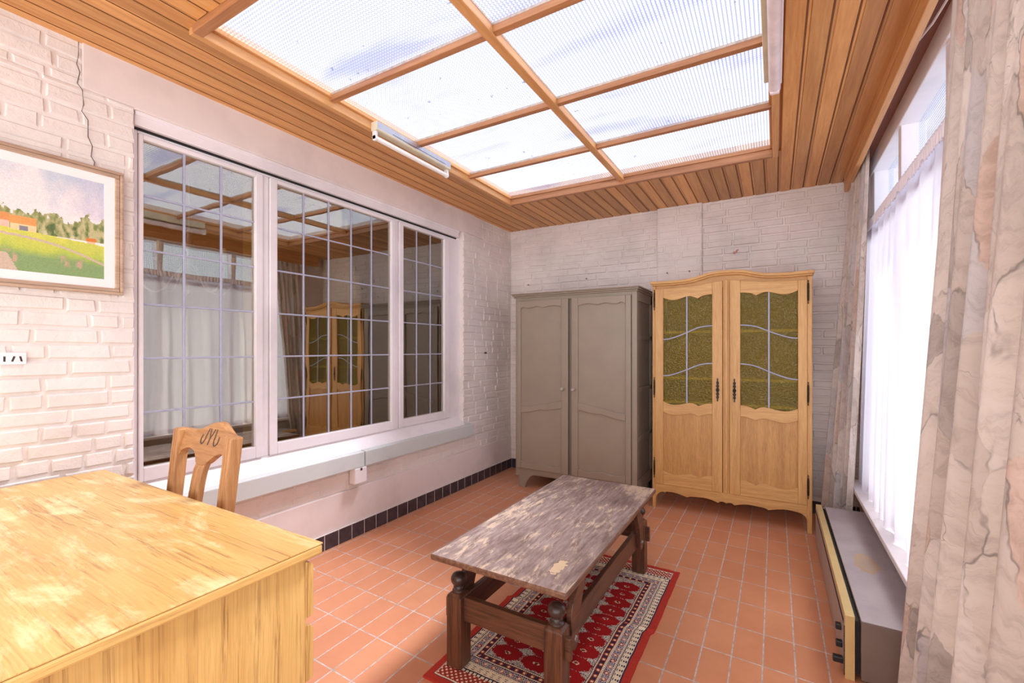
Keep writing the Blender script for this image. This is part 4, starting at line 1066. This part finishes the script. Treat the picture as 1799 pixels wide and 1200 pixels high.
# ------------------------------------------------------------------ LIGHT
WS,WZ=1.15,.98
wd_=bpy.data.worlds.new('sky'); SC.world=wd_; wd_.use_nodes=True; nt=wd_.node_tree; nt.nodes.clear()
def wn(t,**k):
    n=nt.nodes.new(t)
    for a,b in k.items(): setattr(n,a,b)
    return n
tc=wn('ShaderNodeTexCoord'); nv=wn('ShaderNodeVectorMath',operation='NORMALIZE'); nt.links.new(tc.outputs['Generated'],nv.inputs[0])
sp_=wn('ShaderNodeSeparateXYZ'); nt.links.new(nv.outputs[0],sp_.inputs[0])
# bright hazy horizon, quieter zenith
def wmap(sock,a,b,c,d):
    m_=wn('ShaderNodeMapRange'); m_.interpolation_type='SMOOTHSTEP'; nt.links.new(sock,m_.inputs[0])
    for i,v_ in zip((1,2,3,4),(a,b,c,d)): m_.inputs[i].default_value=v_
    return m_.outputs[0]
def wmath(op,a,b):
    m_=wn('ShaderNodeMath',operation=op)
    for i,v_ in enumerate((a,b)):
        if isinstance(v_,bpy.types.NodeSocket): nt.links.new(v_,m_.inputs[i])
        else: m_.inputs[i].default_value=v_
    return m_.outputs[0]
low_=wmap(sp_.outputs[2],.10,.55,1.0,0.0)          # near the horizon
south=wmap(sp_.outputs[1],.35,-.75,0.0,1.0)        # the sky behind the camera is the bright side
glow=wmath('ADD',wmath('MULTIPLY',wmath('MULTIPLY',low_,south),WS),wmath('ADD',wmath('MULTIPLY',low_,.45),WZ))
class _o: pass
mr=_o(); mr.outputs=[glow]
bg=wn('ShaderNodeBackground'); bg.inputs[0].default_value=(.96,.965,1.0,1); nt.links.new(mr.outputs[0],bg.inputs[1])
wo=wn('ShaderNodeOutputWorld'); nt.links.new(bg.outputs[0],wo.inputs[0])
def sun(name,d,energy,ang,col):
    l=bpy.data.lights.new(name,'SUN'); l.energy=energy; l.angle=math.radians(ang); l.color=col
    o=bpy.data.objects.new(name,l); COL.objects.link(o); o.rotation_euler=Vector(d).to_track_quat('-Z','Y').to_euler(); o.location=(0,0,6); return o
sun('sun',(-.36,-.55,-1.0),6.8,16,(1,.96,.87))

# ------------------------------------------------------------------ CAMERA
F=791.; VX,VY=1362.,613.
yaw=math.atan2(VX-900,F)
cam=bpy.data.cameras.new('camera'); co=bpy.data.objects.new('camera',cam); COL.objects.link(co)
cam.sensor_width=36; cam.sensor_fit='HORIZONTAL'; cam.lens=36*F/1799
cam.shift_x=-(900-899.5)/1799*0; cam.shift_y=(VY-600)/1799
cam.clip_start=.02
co.location=(0,0,1.3); co.rotation_euler=(PI/2,0,yaw)
SC.camera=co
vs_=SC.view_settings; vs_.view_transform='Standard'; vs_.look='None'; vs_.exposure=.5; vs_.gamma=1; vs_.use_curve_mapping=False
SC.cycles.use_denoising=True
SC.cycles.max_bounces=10; SC.cycles.transparent_max_bounces=16; SC.cycles.diffuse_bounces=6
SC.cycles.sample_clamp_indirect=8
